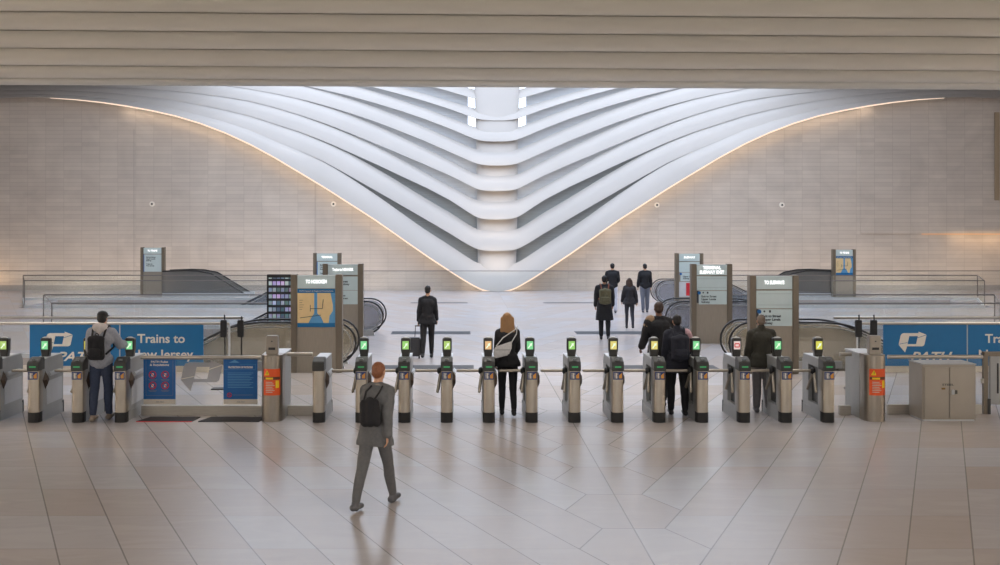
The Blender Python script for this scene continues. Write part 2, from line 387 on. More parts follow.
TOP = [
 [(497, 265), (477, 263.5), (450, 245.5), (425, 229.5), (412, 220.5), (380, 197.5), (350, 177.5)],
 [(497, 231), (477, 230), (450, 212.5), (425, 198), (400, 182.5), (380, 170.5), (350, 153.5)],
 [(497, 202), (477, 201), (450, 186), (425, 172.5), (400, 158.5), (375, 145.5), (350, 134)],
 [(497, 176), (477, 175), (450, 160.5), (425, 148), (400, 136), (375, 124.5), (350, 114.5)],
 [(497, 151), (477, 150), (450, 138), (425, 127), (400, 116.5), (375, 107), (350, 98.5)],
 [(497, 129), (477, 128), (450, 117.5), (425, 108), (400, 99.5), (375, 91.5), (350, 85)],
 [(497, 110), (477, 109), (450, 101), (425, 93.5), (400, 87), (375, 81.5), (350, 76)],
 [(497, 91), (477, 90), (450, 83.5), (425, 77), (400, 71), (350, 63)],
 [(497, 74), (477, 73), (450, 66), (400, 55), (350, 46)],
 [(497, 58), (477, 57), (400, 40), (350, 30)],
]
SU = 497.0
def vlow(k, u):
    u = u if u <= SU else 2*SU-u
    return interp(LOW[k], u)
def vtop(k, u):
    u = u if u <= SU else 2*SU-u
    if u >= 350 or k+1 >= len(LOW): return interp(TOP[k], max(u, 350))-(0 if u >= 350 else 0)
    e = interp(TOP[k], 350)-interp(LOW[k+1], 350)
    return interp(LOW[k+1], u)+e*max(0, (u-300)/50)-0.3
def dk(k): return 54.2+0.85*k
us = [-40, 0, 25, 50, 75, 100, 125, 150, 175, 200, 225, 250, 275, 300, 315, 325, 335, 350, 362, 375, 387, 400, 412, 425, 437, 450, 460, 468, 474, 478, 482, 487, 492, 497]
us = us+[2*SU-x for x in us[::-1][1:]]
us[-1] = 1036
def nose(u): return 0.45*math.exp(-((u-SU)/30)**2)
def smooth_tab(f, u):                                # soften the knots
    return 0.25*f(u-5)+0.5*f(u)+0.25*f(u+5) if abs(u-SU) > 4 else 0.5*f(u)+0.25*f(u-3)+0.25*f(u+3)
ribs = thing('ribbed_vault', 'white steel ribs fanning out in a V from the central spine above the marble wall', 'vault', (AX, 55, 0))
O = Vector((AX, 55, 0))
for k in range(len(LOW)):
    rb = MB(); rg = []
    for u in us:
        lo = smooth_tab(lambda x: vlow(k, x), u); hi = smooth_tab(lambda x: vtop(k, x), u)
        D = dk(k)-nose(u)
        lean = 0.93 if k else 0.88
        a = P(u, lo, D); b = P(u, lo-0.0, D); top = P(u, hi, D+lean)
        mid = P(u, lo+(hi-lo)*0.5, D+lean*0.26)
        p1 = a; p2 = mid; p3 = top
        p4 = top+Vector((0, 0.22, -0.02)); p5 = a+Vector((0, 0.75, 0.16))
        edge = a+Vector((0, 0.10, -0.0))
        rg.append([p-O for p in (p1, p2, p3, p4, p5, edge)])
    rb.rings(rg); rb.build('rib', RIB, ribs, smooth=True)
# backing louvres behind the gaps
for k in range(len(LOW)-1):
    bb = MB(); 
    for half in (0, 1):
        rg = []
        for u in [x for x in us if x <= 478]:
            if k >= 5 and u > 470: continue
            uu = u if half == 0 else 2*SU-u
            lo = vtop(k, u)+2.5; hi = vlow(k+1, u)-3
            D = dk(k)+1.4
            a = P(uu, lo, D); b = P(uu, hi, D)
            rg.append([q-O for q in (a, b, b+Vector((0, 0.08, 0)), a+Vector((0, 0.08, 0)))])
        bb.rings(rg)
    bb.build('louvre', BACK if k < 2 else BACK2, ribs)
# lamp strip behind the lowest rib's edge
wu = [XL]+[0]*0
arch = [P(u, smooth_tab(lambda x: vlow(0, x), u)-1.2, 55.0) for u in us]
arch = [p for p in arch if XL < p.x < XR]
poly = [(XL, -0.3), (XL, arch[0].z)]+[(p.x, max(p.z, -0.2)) for p in arch]+[(XR, arch[-1].z), (XR, -0.3)]
wb = MB()
pts_ = [(XL, arch[0].z)]+[(p.x, p.z) for p in arch]+[(XR, arch[-1].z)]
for (xa, za), (xb, zb) in zip(pts_, pts_[1:]):
    if xb-xa < 1e-4: continue
    wb.quadbox([(xa, 55.0, -0.3), (xb, 55.0, -0.3), (xb, 55.3, -0.3), (xa, 55.3, -0.3), (xa, 55.0, max(za, 0)), (xb, 55.0, max(zb, 0)), (xb, 55.3, max(zb, 0)), (xa, 55.3, max(za, 0))])
bmesh.ops.remove_doubles(wb.bm, verts=wb.bm.verts, dist=1e-4)
struct(wb.build('wall_back', WALL))
wp = MB()
for (xa, za), (xb, zb) in zip(pts_, pts_[1:]):
    xa2 = max(xa, 19.6)
    if xb-xa2 < 1e-3: continue
    za2 = za+(zb-za)*(xa2-xa)/(xb-xa)
    wp.quadbox([(xa2, 54.945, 2.78), (xb, 54.945, 2.78), (xb, 54.99, 2.78), (xa2, 54.99, 2.78), (xa2, 54.945, za2-0.1), (xb, 54.945, zb-0.1), (xb, 54.99, zb-0.1), (xa2, 54.99, za2-0.1)])
bmesh.ops.remove_doubles(wp.bm, verts=wp.bm.verts, dist=1e-4)
struct(wp.build('wall_back_panel', WALL))
ls = [P(u, smooth_tab(lambda x: vlow(0, x), u)+0.5, 54.66-nose(u)*0.3)-O for u in us if 45 < u < 950]
MB().tube(ls, [0.012+0.036*min(1, i/3, (len(ls)-1-i)/3) for i in range(len(ls))], 6).build('lamp_strip', emit('warm_edge_led', (255, 226, 202), 1.2), ribs)
ae = [120, 165, 210, 255, 300, 345, 390, 435, 480]
ae = [(x, vlow(0, x)) for x in ae]
for a, b in [(p, q) for p, q in zip(ae, ae[1:])]+[((2*SU-p[0], p[1]), (2*SU-q[0], q[1])) for p, q in zip(ae, ae[1:])]:
    p = P(a[0], a[1], 54.5); q = P(b[0], b[1], 54.5); c = (p+q)/2; d = q-p
    l = area('vault_edge_lamp', c+Vector((0, 0.15, -0.10)), (0, 0, 0), d.length, 0.06, 5.0, (1.0, 0.80, 0.62))
    xax = d.normalized(); zax = Vector((0, -0.45, 1.0)); zax = (zax-xax*zax.dot(xax)).normalized(); yax = zax.cross(xax)
    l.rotation_euler = Matrix((xax, yax, zax)).transposed().to_euler()
# spine column
sp = MB(); rg = []
for v, hw in ((284, 18.5), (265, 19), (250, 19.5), (230, 20), (218, 20.3), (190, 20.5), (165, 20.8), (140, 21), (120, 21.5), (100, 22), (70, 23), (30, 25)):
    kk = max(0, (284-v)/25.0); D = 54.35+0.85*min(9, kk*0.9)
    ring = []
    for i in range(11):
        t = PI*i/10; ring.append(P(SU-hw*math.cos(t), v, D-0.45*math.sin(t))-O)
    for i in range(2): ring.append(P(SU+(hw if i == 0 else -hw), v, D+0.6)-O)
    rg.append(ring)
sp.rings(rg); sp.build('spine', SPINE, ribs, smooth=True)

for v_, k_ in ((262, 0), (228, 1), (199, 2), (173, 3)):
    p = P(SU, v_, dk(k_)-0.45)
    area('spine_lamp', p+Vector((0, -0.25, 0.08)), (math.radians(125), 0, 0), 1.6, 0.25, 16-2.5*k_, (1.0, 0.80, 0.60))
# ------------------------------------------------------------------ railings, barriers
def railing(label, pts, z, group=None, rail_r=0.019, posts=True, step=2.4, shoe=True, mat_g=None):
    pts = [Vector((x, y, 0)) for x, y in pts]
    base = pts[0].copy()
    t = thing('glass_railing', label, 'railing', base, 0, group)
    lp = [p-base for p in pts]
    MB().tube([p+Vector((0, 0, z)) for p in lp], rail_r, 8)  .build('top_rail', RAIL if rail_r > 0.03 else RAILD, t, smooth=True)
    for a, b in zip(lp, lp[1:]):
        d = b-a; n = Vector((-d.y, d.x, 0)).normalized()*0.008; L = d.length; k = max(1, round(L/step))
        for i in range(k):
            p = a+d*(i/k)+d.normalized()*0.012; q = a+d*((i+1)/k)-d.normalized()*0.012
            c = [p-n, q-n, q+n, p+n]
            MB().quadbox([(v.x, v.y, 0.02) for v in c]+[(v.x, v.y, z-0.01) for v in c]).build('glass_panel', mat_g or GL, t)
        m = n*3.5; c = [a-m, b-m, b+m, a+m]
        if shoe: MB().quadbox([(v.x, v.y, 0.0) for v in c]+[(v.x, v.y, 0.10) for v in c]).build('base_shoe', ALU2, t)
    for p in lp[1:-1]: MB().box(p.x-0.015, p.x+0.015, p.y-0.015, p.y+0.015, 0, z).build('corner_post', RAILD, t)
    return t
R = lambda d: AX+d
railing('glass rail around the far left escalator well, second from the marble wall', [(R(-8.0), 47.9), (R(-20.5), 47.9), (R(-18.7), 43.4), (R(-8.0), 43.4)], 1.05)
railing('glass rail around the far right escalator well, in front of the farthest map kiosk', [(R(8.0), 47.9), (R(20.2), 47.9), (R(18.4), 43.4), (R(8.0), 43.4)], 1.05)
railing('glass rail around the middle left escalator well, just beyond the blue banner', [(R(-6.3), 34.6), (R(-14.7), 34.6), (R(-13.1), 30.9), (R(-6.3), 30.9)], 1.05)
railing('glass rail around the middle right escalator well, just beyond the blue banner', [(R(6.3), 34.6), (R(14.6), 34.6), (R(13.0), 30.9), (R(6.3), 30.9)], 1.05)
railing('long glass railing directly in front of the marble wall, crossing the whole view', [(XL+0.2, 52.6), (XR-0.2, 52.6)], 1.05, step=3.4, shoe=False, rail_r=0.016)
railing('steel rail behind the left blue banner with bright spots on its tube', [(R(-13.4), 27.1), (R(-7.1), 27.1)], 0.96, rail_r=0.035)
railing('steel rail behind the right blue banner, its end post beside the map-less kiosk', [(R(7.15), 27.1), (R(13.4), 27.1)], 0.96, rail_r=0.035)

def frosted(name, tint, fac, rgb):
    m = glass(name, tint, fac, 0.4); nt = m.node_tree
    d = nt.nodes.new('ShaderNodeBsdfDiffuse'); d.inputs[0].default_value = lin(rgb)
    mx = [n for n in nt.nodes if n.type == 'MIX_SHADER'][0]; nt.links.new(d.outputs[0], mx.inputs[2]); return m
ETCH = frosted('etched_film', (0.8, 0.8, 0.82, 1), 0.55, (190, 190, 192))
# blue banner barriers
K = 24.4; SCL = F/K
def logo(parent, ox, oz, s, y, m, gap):              # the P of two arrows; s = metres per unit
    Q = lambda L: [(ox+(x-152)*s, oz-(z-98)*s) for x, z in L]
    b = MB()
    b.xz(Q([(196, 108), (318, 108), (318, 133), (240, 133)]), y-0.004, y+0.004)
    b.xz(Q([(196, 108), (240, 133), (225, 200), (222, 218), (205, 268), (152, 205), (168, 130), (178, 114)]), y-0.004, y+0.004)
    b.xz(Q([(222, 218), (225, 200), (298, 200), (345, 218)]), y-0.004, y+0.004)
    b.xz(Q([(318, 96), (384, 121), (366, 203), (359, 213), (345, 218), (298, 200), (312, 133), (318, 133)]), y-0.004, y+0.004)
    o = b.build('logo', m, parent)
    for q in ([(304, 147), (384, 120), (385, 124), (304, 151)], [(155, 198), (226, 184), (225, 188), (154, 202)]): MB().xz(Q(q), y-0.006, y-0.003).build('logo_slit', gap, o)
    return o
def banner(label, x0, split, x1, lead, trail):
    t = thing('banner_barrier', label, 'barrier', ((x0+x1)/2, K, 0))
    cx = (x0+x1)/2; L = lambda x: x-cx
    zt = CZ-(324.8-V0)/SCL; zb = CZ-(365.8-V0)/SCL
    MB().box(L(lead), L(trail), 0.02, 0.035, 0.1, 1.03).build('glass_panel', GL, t)
    MB().box(L(x0), L(split)-0.015, -0.02, 0.0, zb, zt).build('banner_panel', BLUE, t)
    MB().box(L(split)+0.015, L(x1), -0.02, 0.0, zb, zt).build('banner_panel', BLUE, t)
    MB().box(L(lead), L(trail), 0.0, 0.05, 0.0, 0.15).build('base_curb', CREAM, t)
    MB().tube([(L(lead), 0, 1.06), (L(trail), 0, 1.06)], 0.03, 10).build('top_rail', RAIL, t, smooth=True)
    MB().box(L(split)-0.02, L(split)+0.02, -0.01, 0.02, 0, 1.05).build('post', ALU2, t)
    MB().box(L(lead)-0.02, L(lead)+0.02, -0.01, 0.04, 0, 1.05).build('post', ALU2, t)
    MB().box(L(trail)-0.02, L(trail)+0.02, -0.01, 0.04, 0, 1.05).build('post', ALU2, t)
    zz = lambda v: CZ-(v-V0)/SCL
    px = 1/SCL
    logo(t, L(x0)+15.2*px, zz(331.8), px/8.33, -0.025, WHITE, BLUE)
    text('lettering', 'PATH', 8.8*px, WHITE, t, (L(x0)+26.4*px, -0.022, zz(360.6)), width=42*px, shear=0.35, bold=0.006)
    text('lettering', 'Trains to', 8.7*px, WHITE, t, (L(split)+17.6*px, -0.022, zz(342.6)), width=47.5*px, bold=0.005)
    text('lettering', 'New Jersey', 8.7*px, WHITE, t, (L(split)+10.7*px, -0.022, zz(358.3)), width=62*px, bold=0.005)
    return t
XK = lambda u, D=K: (u-U0)*D/F
banner('blue banner barrier with white lettering on the left, behind the man in the grey hoodie', XK(30), XK(120), XK(203.5), XK(-30), XK(229))
banner('blue banner barrier with white lettering on the right, behind the steel cabinet', XK(883), XK(967), XK(1050.5), XK(858), XK(1110))

# ------------------------------------------------------------------ escalators
def escalator(label, x_new, sgn, y0, y1, flat=2.2, zt=1.0, glassm=None, down=5.0, group=None):
    # newel (rounded end) at x_new, running away along sgn*x, then descending
    t = thing('escalator', label, 'escalator', (x_new, (y0+y1)/2, 0), 0, group)
    r = 0.46; yc = (y0+y1)/2; hh = zt
    def outline(ins):
        rr = r-ins; top = []
        cz = hh-r
        for i in range(13):
            a = PI*1.5-PI*i/12; top.append((sgn*(r+rr*math.cos(a)), cz+rr*math.sin(a)))   # rises around the newel
        x = flat
        for i in range(7):                            # flat, then bend down
            a = math.radians(27)*i/6; top.append((sgn*(x+2.2*math.sin(a)), cz+rr-2.2*(1-math.cos(a))))
        x2, z2 = top[-1]; top.append((x2+sgn*down, z2-down*math.tan(math.radians(27))))
        return top
    for y in (y0, y1):
        yy = y-yc
        o = outline(0.05)
        x9, z9 = o[-1]; x8 = o[-2][0]
        poly = o+[(x9, z9-0.95), (o[-2][0], o[-2][1]-0.95), (sgn*(flat+0.2), -0.0), (sgn*r, 0.0)]
        MB().xz(poly, yy-0.02, yy+0.02).build('balustrade', glassm or GLB, t)
        h = outline(0.0)
        MB().tube([(a, yy, b) for a, b in h], 0.023, 8).build('handrail', BLACKRUB, t, smooth=True)
        ii = outline(0.10)
        MB().tube([(a, yy-0.03, b) for a, b in ii], 0.012, 6).build('inner_trim', ALU, t, smooth=True)
        MB().xz([(sgn*0.25, 0), (sgn*(flat+0.4), 0), (sgn*(flat+0.4), 0.16), (sgn*0.3, 0.16)], yy-0.07, yy+0.07).build('skirt', ALU, t)
    w2 = (y1-y0)/2-0.08
    MB().box(min(sgn*0.5, sgn*(flat+0.2)), max(sgn*0.5, sgn*(flat+0.2)), -w2, w2, 0.0, 0.02).build('landing_plate', ALU, t)
    st = MB()
    for i in range(14):
        xa = flat+0.3+0.4*i; za = 0.0-0.205*i
        st.box(min(sgn*xa, sgn*(xa+0.4)), max(sgn*xa, sgn*(xa+0.4)), -w2, w2, za-0.4, za-0.02)
    st.build('steps', DARK, t)
    return t
BAL = frosted('frosted_balustrade', (0.90, 0.88, 0.84, 1), 0.32, (196, 188, 172))
GREYB = frosted('grey_balustrade', (0.80, 0.80, 0.82, 1), 0.30, (170, 170, 174))
escalator('nearest left escalator, its rounded end beside the map kiosk', R(-4.2), -1, 25.1, 25.95, 2.1, 1.02, BAL)
escalator('nearest right escalator, its rounded end behind the man in the olive coat', R(4.15), 1, 25.1, 25.95, 2.1, 1.02, BAL)
escalator('middle left escalator with round end beside the kiosk of train signs', R(-4.1), -1, 32.6, 33.9, 2.2, 0.98, GREYB)
escalator('middle right escalator with round end behind the pair at the gate', R(4.1), 1, 32.6, 33.9, 2.2, 0.98, GREYB)
escalator('small far left escalator hidden behind the stacked kiosks', R(-5.96), -1, 44.9, 46.1, 2.2, 0.98, GREYB)
escalator('small far right escalator with round end beside the kiosk with the red sign', R(5.96), 1, 44.9, 46.1, 2.2, 0.98, GREYB)
# the two escalators by the wall descend towards the middle, in raised dark enclosures
DKB = glass('dark_balustrade', (0.42, 0.43, 0.43, 1), 0.25, 0.4, (0.6, 0.6, 0.6, 1))
for sg, lab in ((-1, 'dark glass escalator by the wall beside the left far kiosk, sloping down to the right'), (1, 'dark glass escalator by the wall beside the right far kiosk, sloping down to the left')):
    x0 = R(sg*15.2); t = thing('escalator', lab, 'escalator', (x0, 51, 0))
    d = -sg
    for yy in (-0.7, 0.6):
        MB().xz([(0, 0.02), (0, 1.12), (d*1.5, 1.14), (d*2.2, 1.02), (d*3.8, 0.02)], yy-0.02, yy+0.02).build('balustrade', DKB, t)
        MB().tube([(0, yy, 1.12), (d*1.0, yy, 1.16), (d*1.6, yy, 1.14), (d*2.2, yy, 1.02), (d*3.8, yy, 0.05)], 0.035, 8).build('handrail', BLACKRUB, t, smooth=True)
        MB().box(min(0, d*3.9), max(0, d*3.9), yy-0.05, yy+0.05, 0, 0.14).build('skirt', ALU2, t)
    MB().box(min(d*0.1, d*3.7), max(d*0.1, d*3.7), -0.6, 0.5, 0, 0.06).build('landing_plate', ALU, t)
    for i in range(3): MB().tube([(d*(0.2+0.25*i), -0.45, 1.0-0.1*i), (d*(1.7+0.25*i), -0.45, 0.35-0.1*i)], 0.02, 6).build('guide_rail', ALU2, t)

# ------------------------------------------------------------------ kiosks
def kiosk(label, u0, u1, vt, D, kind, h=2.14, head='TO HOBOKEN', lines=None, up=1.0):
    x0 = (u0-U0)*D/F; x1 = (u1-U0)*D/F; W = x1-x0; cx = (x0+x1)/2; h = CZ-(vt-V0)*D/F
    t = thing('sign_kiosk', label, 'sign', (cx, D, 0))
    hw = W/2; pw = W*0.125
    MB().box(-hw+pw, hw-pw, 0.03, 0.22, 0.0, h-0.02).build('panel', PANEL, t)
    MB().box(-hw, -hw+pw, 0, 0.25, 0, h).build('side_post', STEELD, t, bevel=0.01)
    MB().box(hw-pw, hw, 0, 0.25, 0, h).build('side_post', STEELD, t, bevel=0.01)
    a = -hw+pw+0.01; b = hw-pw-0.01; w_ = b-a
    o = MB().box(a, b, 0.012, 0.03, h-0.30, h-0.02).build('header_glass', PALE, t)
    if kind == 'big':
        text('lit_lettering', 'TERMINAL\nSUBWAY EXIT', 0.085, LITTEXT, o, (a+w_*0.5, 0.008, h-0.14), width=w_*0.82, bold=0.006, align='CENTER')
    elif head:
        text('lit_lettering', head, 0.075, LITTEXT, o, (0, 0.008, h-0.19), width=w_*(0.56 if kind != 'trains' else 0.72), bold=0.005, align='CENTER')
    MB().box(a, b, 0.02, 0.029, h-0.315, h-0.303).build('divider', STEELD, t)
    if kind == 'map':
        top = h-0.31; bot = h-1.14
        mp = MB().box(a, b, 0.010, 0.03, bot, top).build('map_board', TAN, t)
        MB().box(a, b, 0.006, 0.012, top-0.09, top).build('map_header', BLUE, mp)
        MB().box(a, b, 0.006, 0.012, bot, bot+0.09).build('map_footer', BLUE, mp)
        text('lettering', 'PATH System & Regional Connections', 0.028, WHITE, mp, (0, 0.003, top-0.06), width=w_*0.9, align='CENTER')
        cy = 0.009; q = MB()
        q.xz([(-0.045*1, top-0.09), (0.02, top-0.09), (0.02, bot+0.30), (0.10, bot+0.22), (0.16, bot+0.09), (-0.17, bot+0.09), (-0.10, bot+0.22), (-0.045, bot+0.30)], 0.006, 0.0105)
        q.build('map_river', RIVER, mp)
        MB().xz([(b-0.10, top-0.09), (b, top-0.09), (b, bot+0.09), (b-0.14, bot+0.09), (b-0.12, bot+0.25), (b-0.05, bot+0.35), (b-0.05, bot+0.48)], 0.006, 0.0105).build('map_river', RIVER, mp)
        l = MB()
        for p, q2 in (((-0.13, 0.40), (0.13, 0.40)), ((0.13, 0.40), (0.15, 0.60)), ((-0.13, 0.34), (-0.13, 0.48)), ((-0.35, 0.20), (0.1, 0.26))):
            l.tube([(p[0], 0.006, bot+p[1]), (q2[0], 0.006, bot+q2[1])], 0.007, 5)
        for i in range(5): l.box(a+0.04, a+0.04+0.06+0.02*(i % 3), 0.005, 0.009, bot+0.38+i*0.05, bot+0.386+i*0.05)
        l.build('map_lines', INK, mp)
    else:
        rows = [(h-0.33, h-0.70)] if kind != 'trains' else []
        if kind in ('exit', 'big'):
            MB().box(a, b, 0.014, 0.03, h-0.71, h-0.33).build('sign_panel', PALE, t)
            MB().box(a+0.03, b-0.03, 0.010, 0.016, h-0.40, h-0.395).box(a+0.03, b-0.03, 0.010, 0.016, h-0.64, h-0.635).build('rule_line', GREYP, t)
            sp_ = MB().box(a+0.05, b, 0.012, 0.03, h-1.09, h-0.73).build('sign_panel', PALE, t)
            MB().box(a, a+0.05, 0.012, 0.03, h-1.05, h-0.73).build('sign_edge', INK, t)
            MB().tube([(a+0.06, 0.010, h-0.78), (a+0.06, 0.0, h-0.78)], 0.045, 14).build('blue_symbol', DBLUE, sp_)
            text('lettering', 'Exit to Street\nUpper Levels\nSubway', 0.052, INK, sp_, (a+0.12, 0.009, h-0.90), bold=0.002)
            MB().tube([(a+0.17, 0.006, h-0.775), (a+0.17, 0.012, h-0.775)], 0.022, 8).box(a+0.27, a+0.31, 0.007, 0.012, h-0.80, h-0.75).build('pictogram', INK, sp_)
        if kind == 'red':
            MB().box(a, b, 0.014, 0.03, h-0.71, h-0.33).build('sign_panel', PALE, t)
            sp_ = MB().box(a+0.05, b, 0.012, 0.03, h-1.05, h-0.73).build('sign_panel', PALE, t)
            MB().tube([(a+0.06, 0.010, h-0.78), (a+0.06, 0.0, h-0.78)], 0.045, 14).build('blue_symbol', DBLUE, sp_)
            text('lettering', 'Upper Levels\nSubway', 0.055, INK, sp_, (a+0.14, 0.009, h-0.90), bold=0.002)
            q = MB().box(a, b, 0.012, 0.03, h-1.65, h-1.08).build('lower_sign', ALU2, t)
            MB().box(a+0.26, a+0.40, 0.006, 0.014, h-1.6, h-1.12).build('red_panel', RED, q)
        if kind == 'trains':
            for i, (s, z) in enumerate((('Street\nSubway', 0.5), ('Exit\nStreet', 0.88))):
                p = MB().box(a, b, 0.012, 0.03, h-0.33-0.38*(i+1), h-0.33-0.38*i-0.012).build('sign_panel', PALE, t)
                text('lettering', s, 0.05, INK, p, (a+w_*0.45, 0.009, h-z+0.0), bold=0.002)
        if kind == 'list':
            p = MB().box(a+0.03, b, 0.012, 0.03, h-1.12, h-0.33).build('sign_panel', PALE, t)
            MB().box(a, a+0.03, 0.012, 0.03, h-1.12, h-0.33).build('sign_edge', DBLUE, t)
            text('lettering', 'Exit to Street\nUpper Levels\nSubway\n\nTrains to\nNew Jersey', 0.055, INK, p, (a+0.12, 0.009, h-0.48), bold=0.002)
    return t
kiosk('brown steel kiosk with a tan and blue map, nearest on the left', 290.5, 342, 274.5, 24.3, 'map')
kiosk('kiosk with lit train heading standing behind the left map kiosk', 322.5, 363, 263.8, 30.2, 'trains', head='Trains to NEWARK')
kiosk('small far kiosk peeping out above the other two on the left', 313, 341, 253, 42.4, 'list', head='TERMINAL')
kiosk('farthest left kiosk with a grey text list, alone against the marble wall', 140.3, 164.5, 247.3, 51.6, 'list', head='TO TRAINS')
kiosk('brown steel kiosk nearest on the right, with exit directions on its lower sign', 750, 799, 275.3, 24.1, 'exit', head='TO SUBWAYS')
kiosk('kiosk with a glaring two-line lit header and exit sign, middle right', 691.5, 732.5, 264, 30.3, 'big')
kiosk('far right-hand kiosk with a red sign, behind the kiosk with the glaring header', 675.5, 703.5, 253.3, 42.4, 'red', head='SUBWAY')
kiosk('farthest right kiosk with a small map, alone against the marble wall', 833, 856, 249.3, 50.0, 'map', head='TO TRAINS')

# advertising screen
def screen_mat():
    m = bpy.data.materials.new('screen_pictures'); m.use_nodes = True; nt = m.node_tree; b = nt.nodes['Principled BSDF']
    tc = nt.nodes.new('ShaderNodeTexCoord'); sp = nt.nodes.new('ShaderNodeSeparateXYZ'); nt.links.new(tc.outputs['Object'], sp.inputs[0])
    X = E(nt, sp.outputs[0])/0.105; Z = E(nt, sp.outputs[2])/0.165
    c = nt.nodes.new('ShaderNodeCombineXYZ'); nt.links.new(X.floor().s, c.inputs[0]); nt.links.new(Z.floor().s, c.inputs[1])
    wn = nt.nodes.new('ShaderNodeTexWhiteNoise'); wn.noise_dimensions = '2D'; nt.links.new(c.outputs[0], wn.inputs['Vector'])
    nz = nt.nodes.new('ShaderNodeTexNoise'); nz.inputs['Scale'].default_value = 14; nt.links.new(tc.outputs['Object'], nz.inputs['Vector'])
    fx = X.frac(); fz = Z.frac()
    inside = fx.gt(0.12)*fx.lt(0.92)*fz.gt(0.20)*fz.lt(0.80)
    mx = nt.nodes.new('ShaderNodeMix'); mx.data_type = 'RGBA'; nt.links.new(wn.outputs['Color'], mx.inputs[6]); mx.inputs[7].default_value = (0.55, 0.72, 1, 1)
    mx.inputs[0].default_value = 0.68
    m2 = nt.nodes.new('ShaderNodeMix'); m2.data_type = 'RGBA'; m2.blend_type = 'OVERLAY'; m2.inputs[0].default_value = 0.9
    nt.links.new(mx.outputs[2], m2.inputs[6]); nt.links.new(nz.outputs['Color'], m2.inputs[7])
    nt.links.new(m2.outputs[2], b.inputs['Emission Color']); nt.links.new((inside*(E(nt, wn.outputs['Value'])*0.55+0.12)+0.006).s, b.inputs['Emission Strength'])
    b.inputs['Base Color'].default_value = (0.01, 0.01, 0.015, 1)
    return m
D = 28.3; t = thing('advertising_screen', 'black framed screen showing a grid of small pictures, left of the map kiosk', 'screen', (XK(280.5, D), D, 0))
zt = CZ-(274.5-V0)*D/F; zb = CZ-(322.5-V0)*D/F; hw = 13.7*D/F
fr = MB().box(-hw, hw, 0, 0.12, zb, zt).build('frame', BLACK, t, bevel=0.01)
MB().box(-hw+0.05, hw-0.03, -0.006, 0.002, zb+0.04, zt-0.08).build('display', screen_mat(), t)
MB().box(-0.12, 0.12, 0.03, 0.11, 0.03, zb).build('stand', STEELD, t); MB().box(-0.3, 0.3, -0.15, 0.25, 0, 0.03).build('base_plate', STEELD, t)

# ------------------------------------------------------------------ stanchions
def stanchion(label, u, D, zt, lean=0.0, base=True):
    x = (u-U0)*D/F; t = thing('black_stanchion', label, 'stanchion', (x, D, 0))
    MB().tube([(0, 0, 0.02), (lean, 0, zt)], 0.014, 8).build('pole', BLACK, t, smooth=True)
    z1 = CZ-(337-V0)*D/F; z2 = CZ-(320-V0)*D/F
    MB().box(lean*0.9-0.075, lean*0.9+0.045, -0.05, 0.03, z1, z2).build('scanner_head', BLACK, t, bevel=0.01)
    MB().box(-0.26 if base else -0.04, 0.03, -0.12 if base else -0.04, 0.12, 0, 0.02).build('foot_plate', BLACK, t)
    return t
stanchion('black pole topped by a small box, left one of the two behind the posters', 225.5, 21.9, 1.45, -0.02)
stanchion('black pole topped by a small box, right one of the two behind the posters', 241.5, 21.9, 1.42, 0.0, False)
stanchion('upright black pole with box, just left of the right orange-stickered cabinet head', 859.0, 21.9, 1.45, 0.0)
stanchion('leaning black pole and box right behind the head of the right orange-stickered cabinet', 877, 21.9, 1.45, -0.06, False)

# ------------------------------------------------------------------ turnstiles
D0 = 18.16; HW = 0.0935
def dcurve(hw, r, y1, n=10):                          # plan: rounded front, straight back
    return [(hw*math.sin(-PI/2+PI*i/n), r-r*math.cos(-PI/2+PI*i/n)) for i in range(n+1)]+[(hw, y1), (-hw, y1)]
cache = {}
def cached(key, fn):
    if key not in cache: cache[key] = fn()
    return cache[key]
def put(name, me, parent, loc=(0, 0, 0)):
    o = bpy.data.objects.new(name, me); COL.objects.link(o); o.parent = parent; o.location = loc; return o
def m_pillar(): return MB().xy(dcurve(HW, 0.055, 0.2), 0.165, 0.835).mesh('front_pillar', PILLAR, smooth=True)
def m_base(): return MB().xy(dcurve(HW+0.004, 0.057, 0.2), 0.0, 0.165).mesh('base_boot', BLACK, smooth=True)
def m_body():
    b = MB(); A, B = 0.14, 1.13
    b.box(-HW, HW, A, 0.30, 0.06, 0.985)
    b.box(-HW, HW, 0.30, 0.80, 0.06, 0.24); b.box(-HW, HW, 0.30, 0.80, 0.86, 1.0)
    b.box(-HW+0.08, HW, 0.30, 0.80, 0.24, 0.86)
    b.yz([(0.80, 0.06), (B, 0.06), (B, 0.90), (B-0.07, 1.0), (0.80, 1.0)], -HW, HW)
    b.box(-HW-0.005, HW+0.005, 0.16, B, 0.0, 0.16)
    return b.mesh('cabinet_body', ALU)
def m_recess(): return MB().box(-HW+0.06, -HW+0.078, 0.305, 0.795, 0.245, 0.855).mesh('recess_panel', DARK)
def m_lid(): return MB().box(-HW-0.004, HW+0.004, 0.25, 1.06, 1.0, 1.012).mesh('top_lid', ALU2)
def m_heel(): return MB().box(-HW-0.008, HW+0.008, B1-0.03, B1+0.02, 0.0, 0.20).mesh('rear_boot', BLACK)
B1 = 1.13
def m_head(dark=False):
    return MB().yz([(-0.005, 0.835), (-0.012, 0.93), (0.02, 0.985), (0.17, 1.045), (0.25, 1.045), (0.27, 0.985), (0.27, 0.835)], -HW-0.003, HW+0.003).mesh('card_reader', DARK, bevel=0.008)
def m_led(): return MB().box(-0.05, 0.05, -0.018, -0.011, 0.895, 0.915).mesh('status_light', emit('green_led', (60, 190, 110), 0.6))
def m_slot(): return MB().box(-0.03, 0.03, 0.03, 0.07, 1.0, 1.03).mesh('tap_target', mat('tap_grey', (108, 112, 112), 0.35))
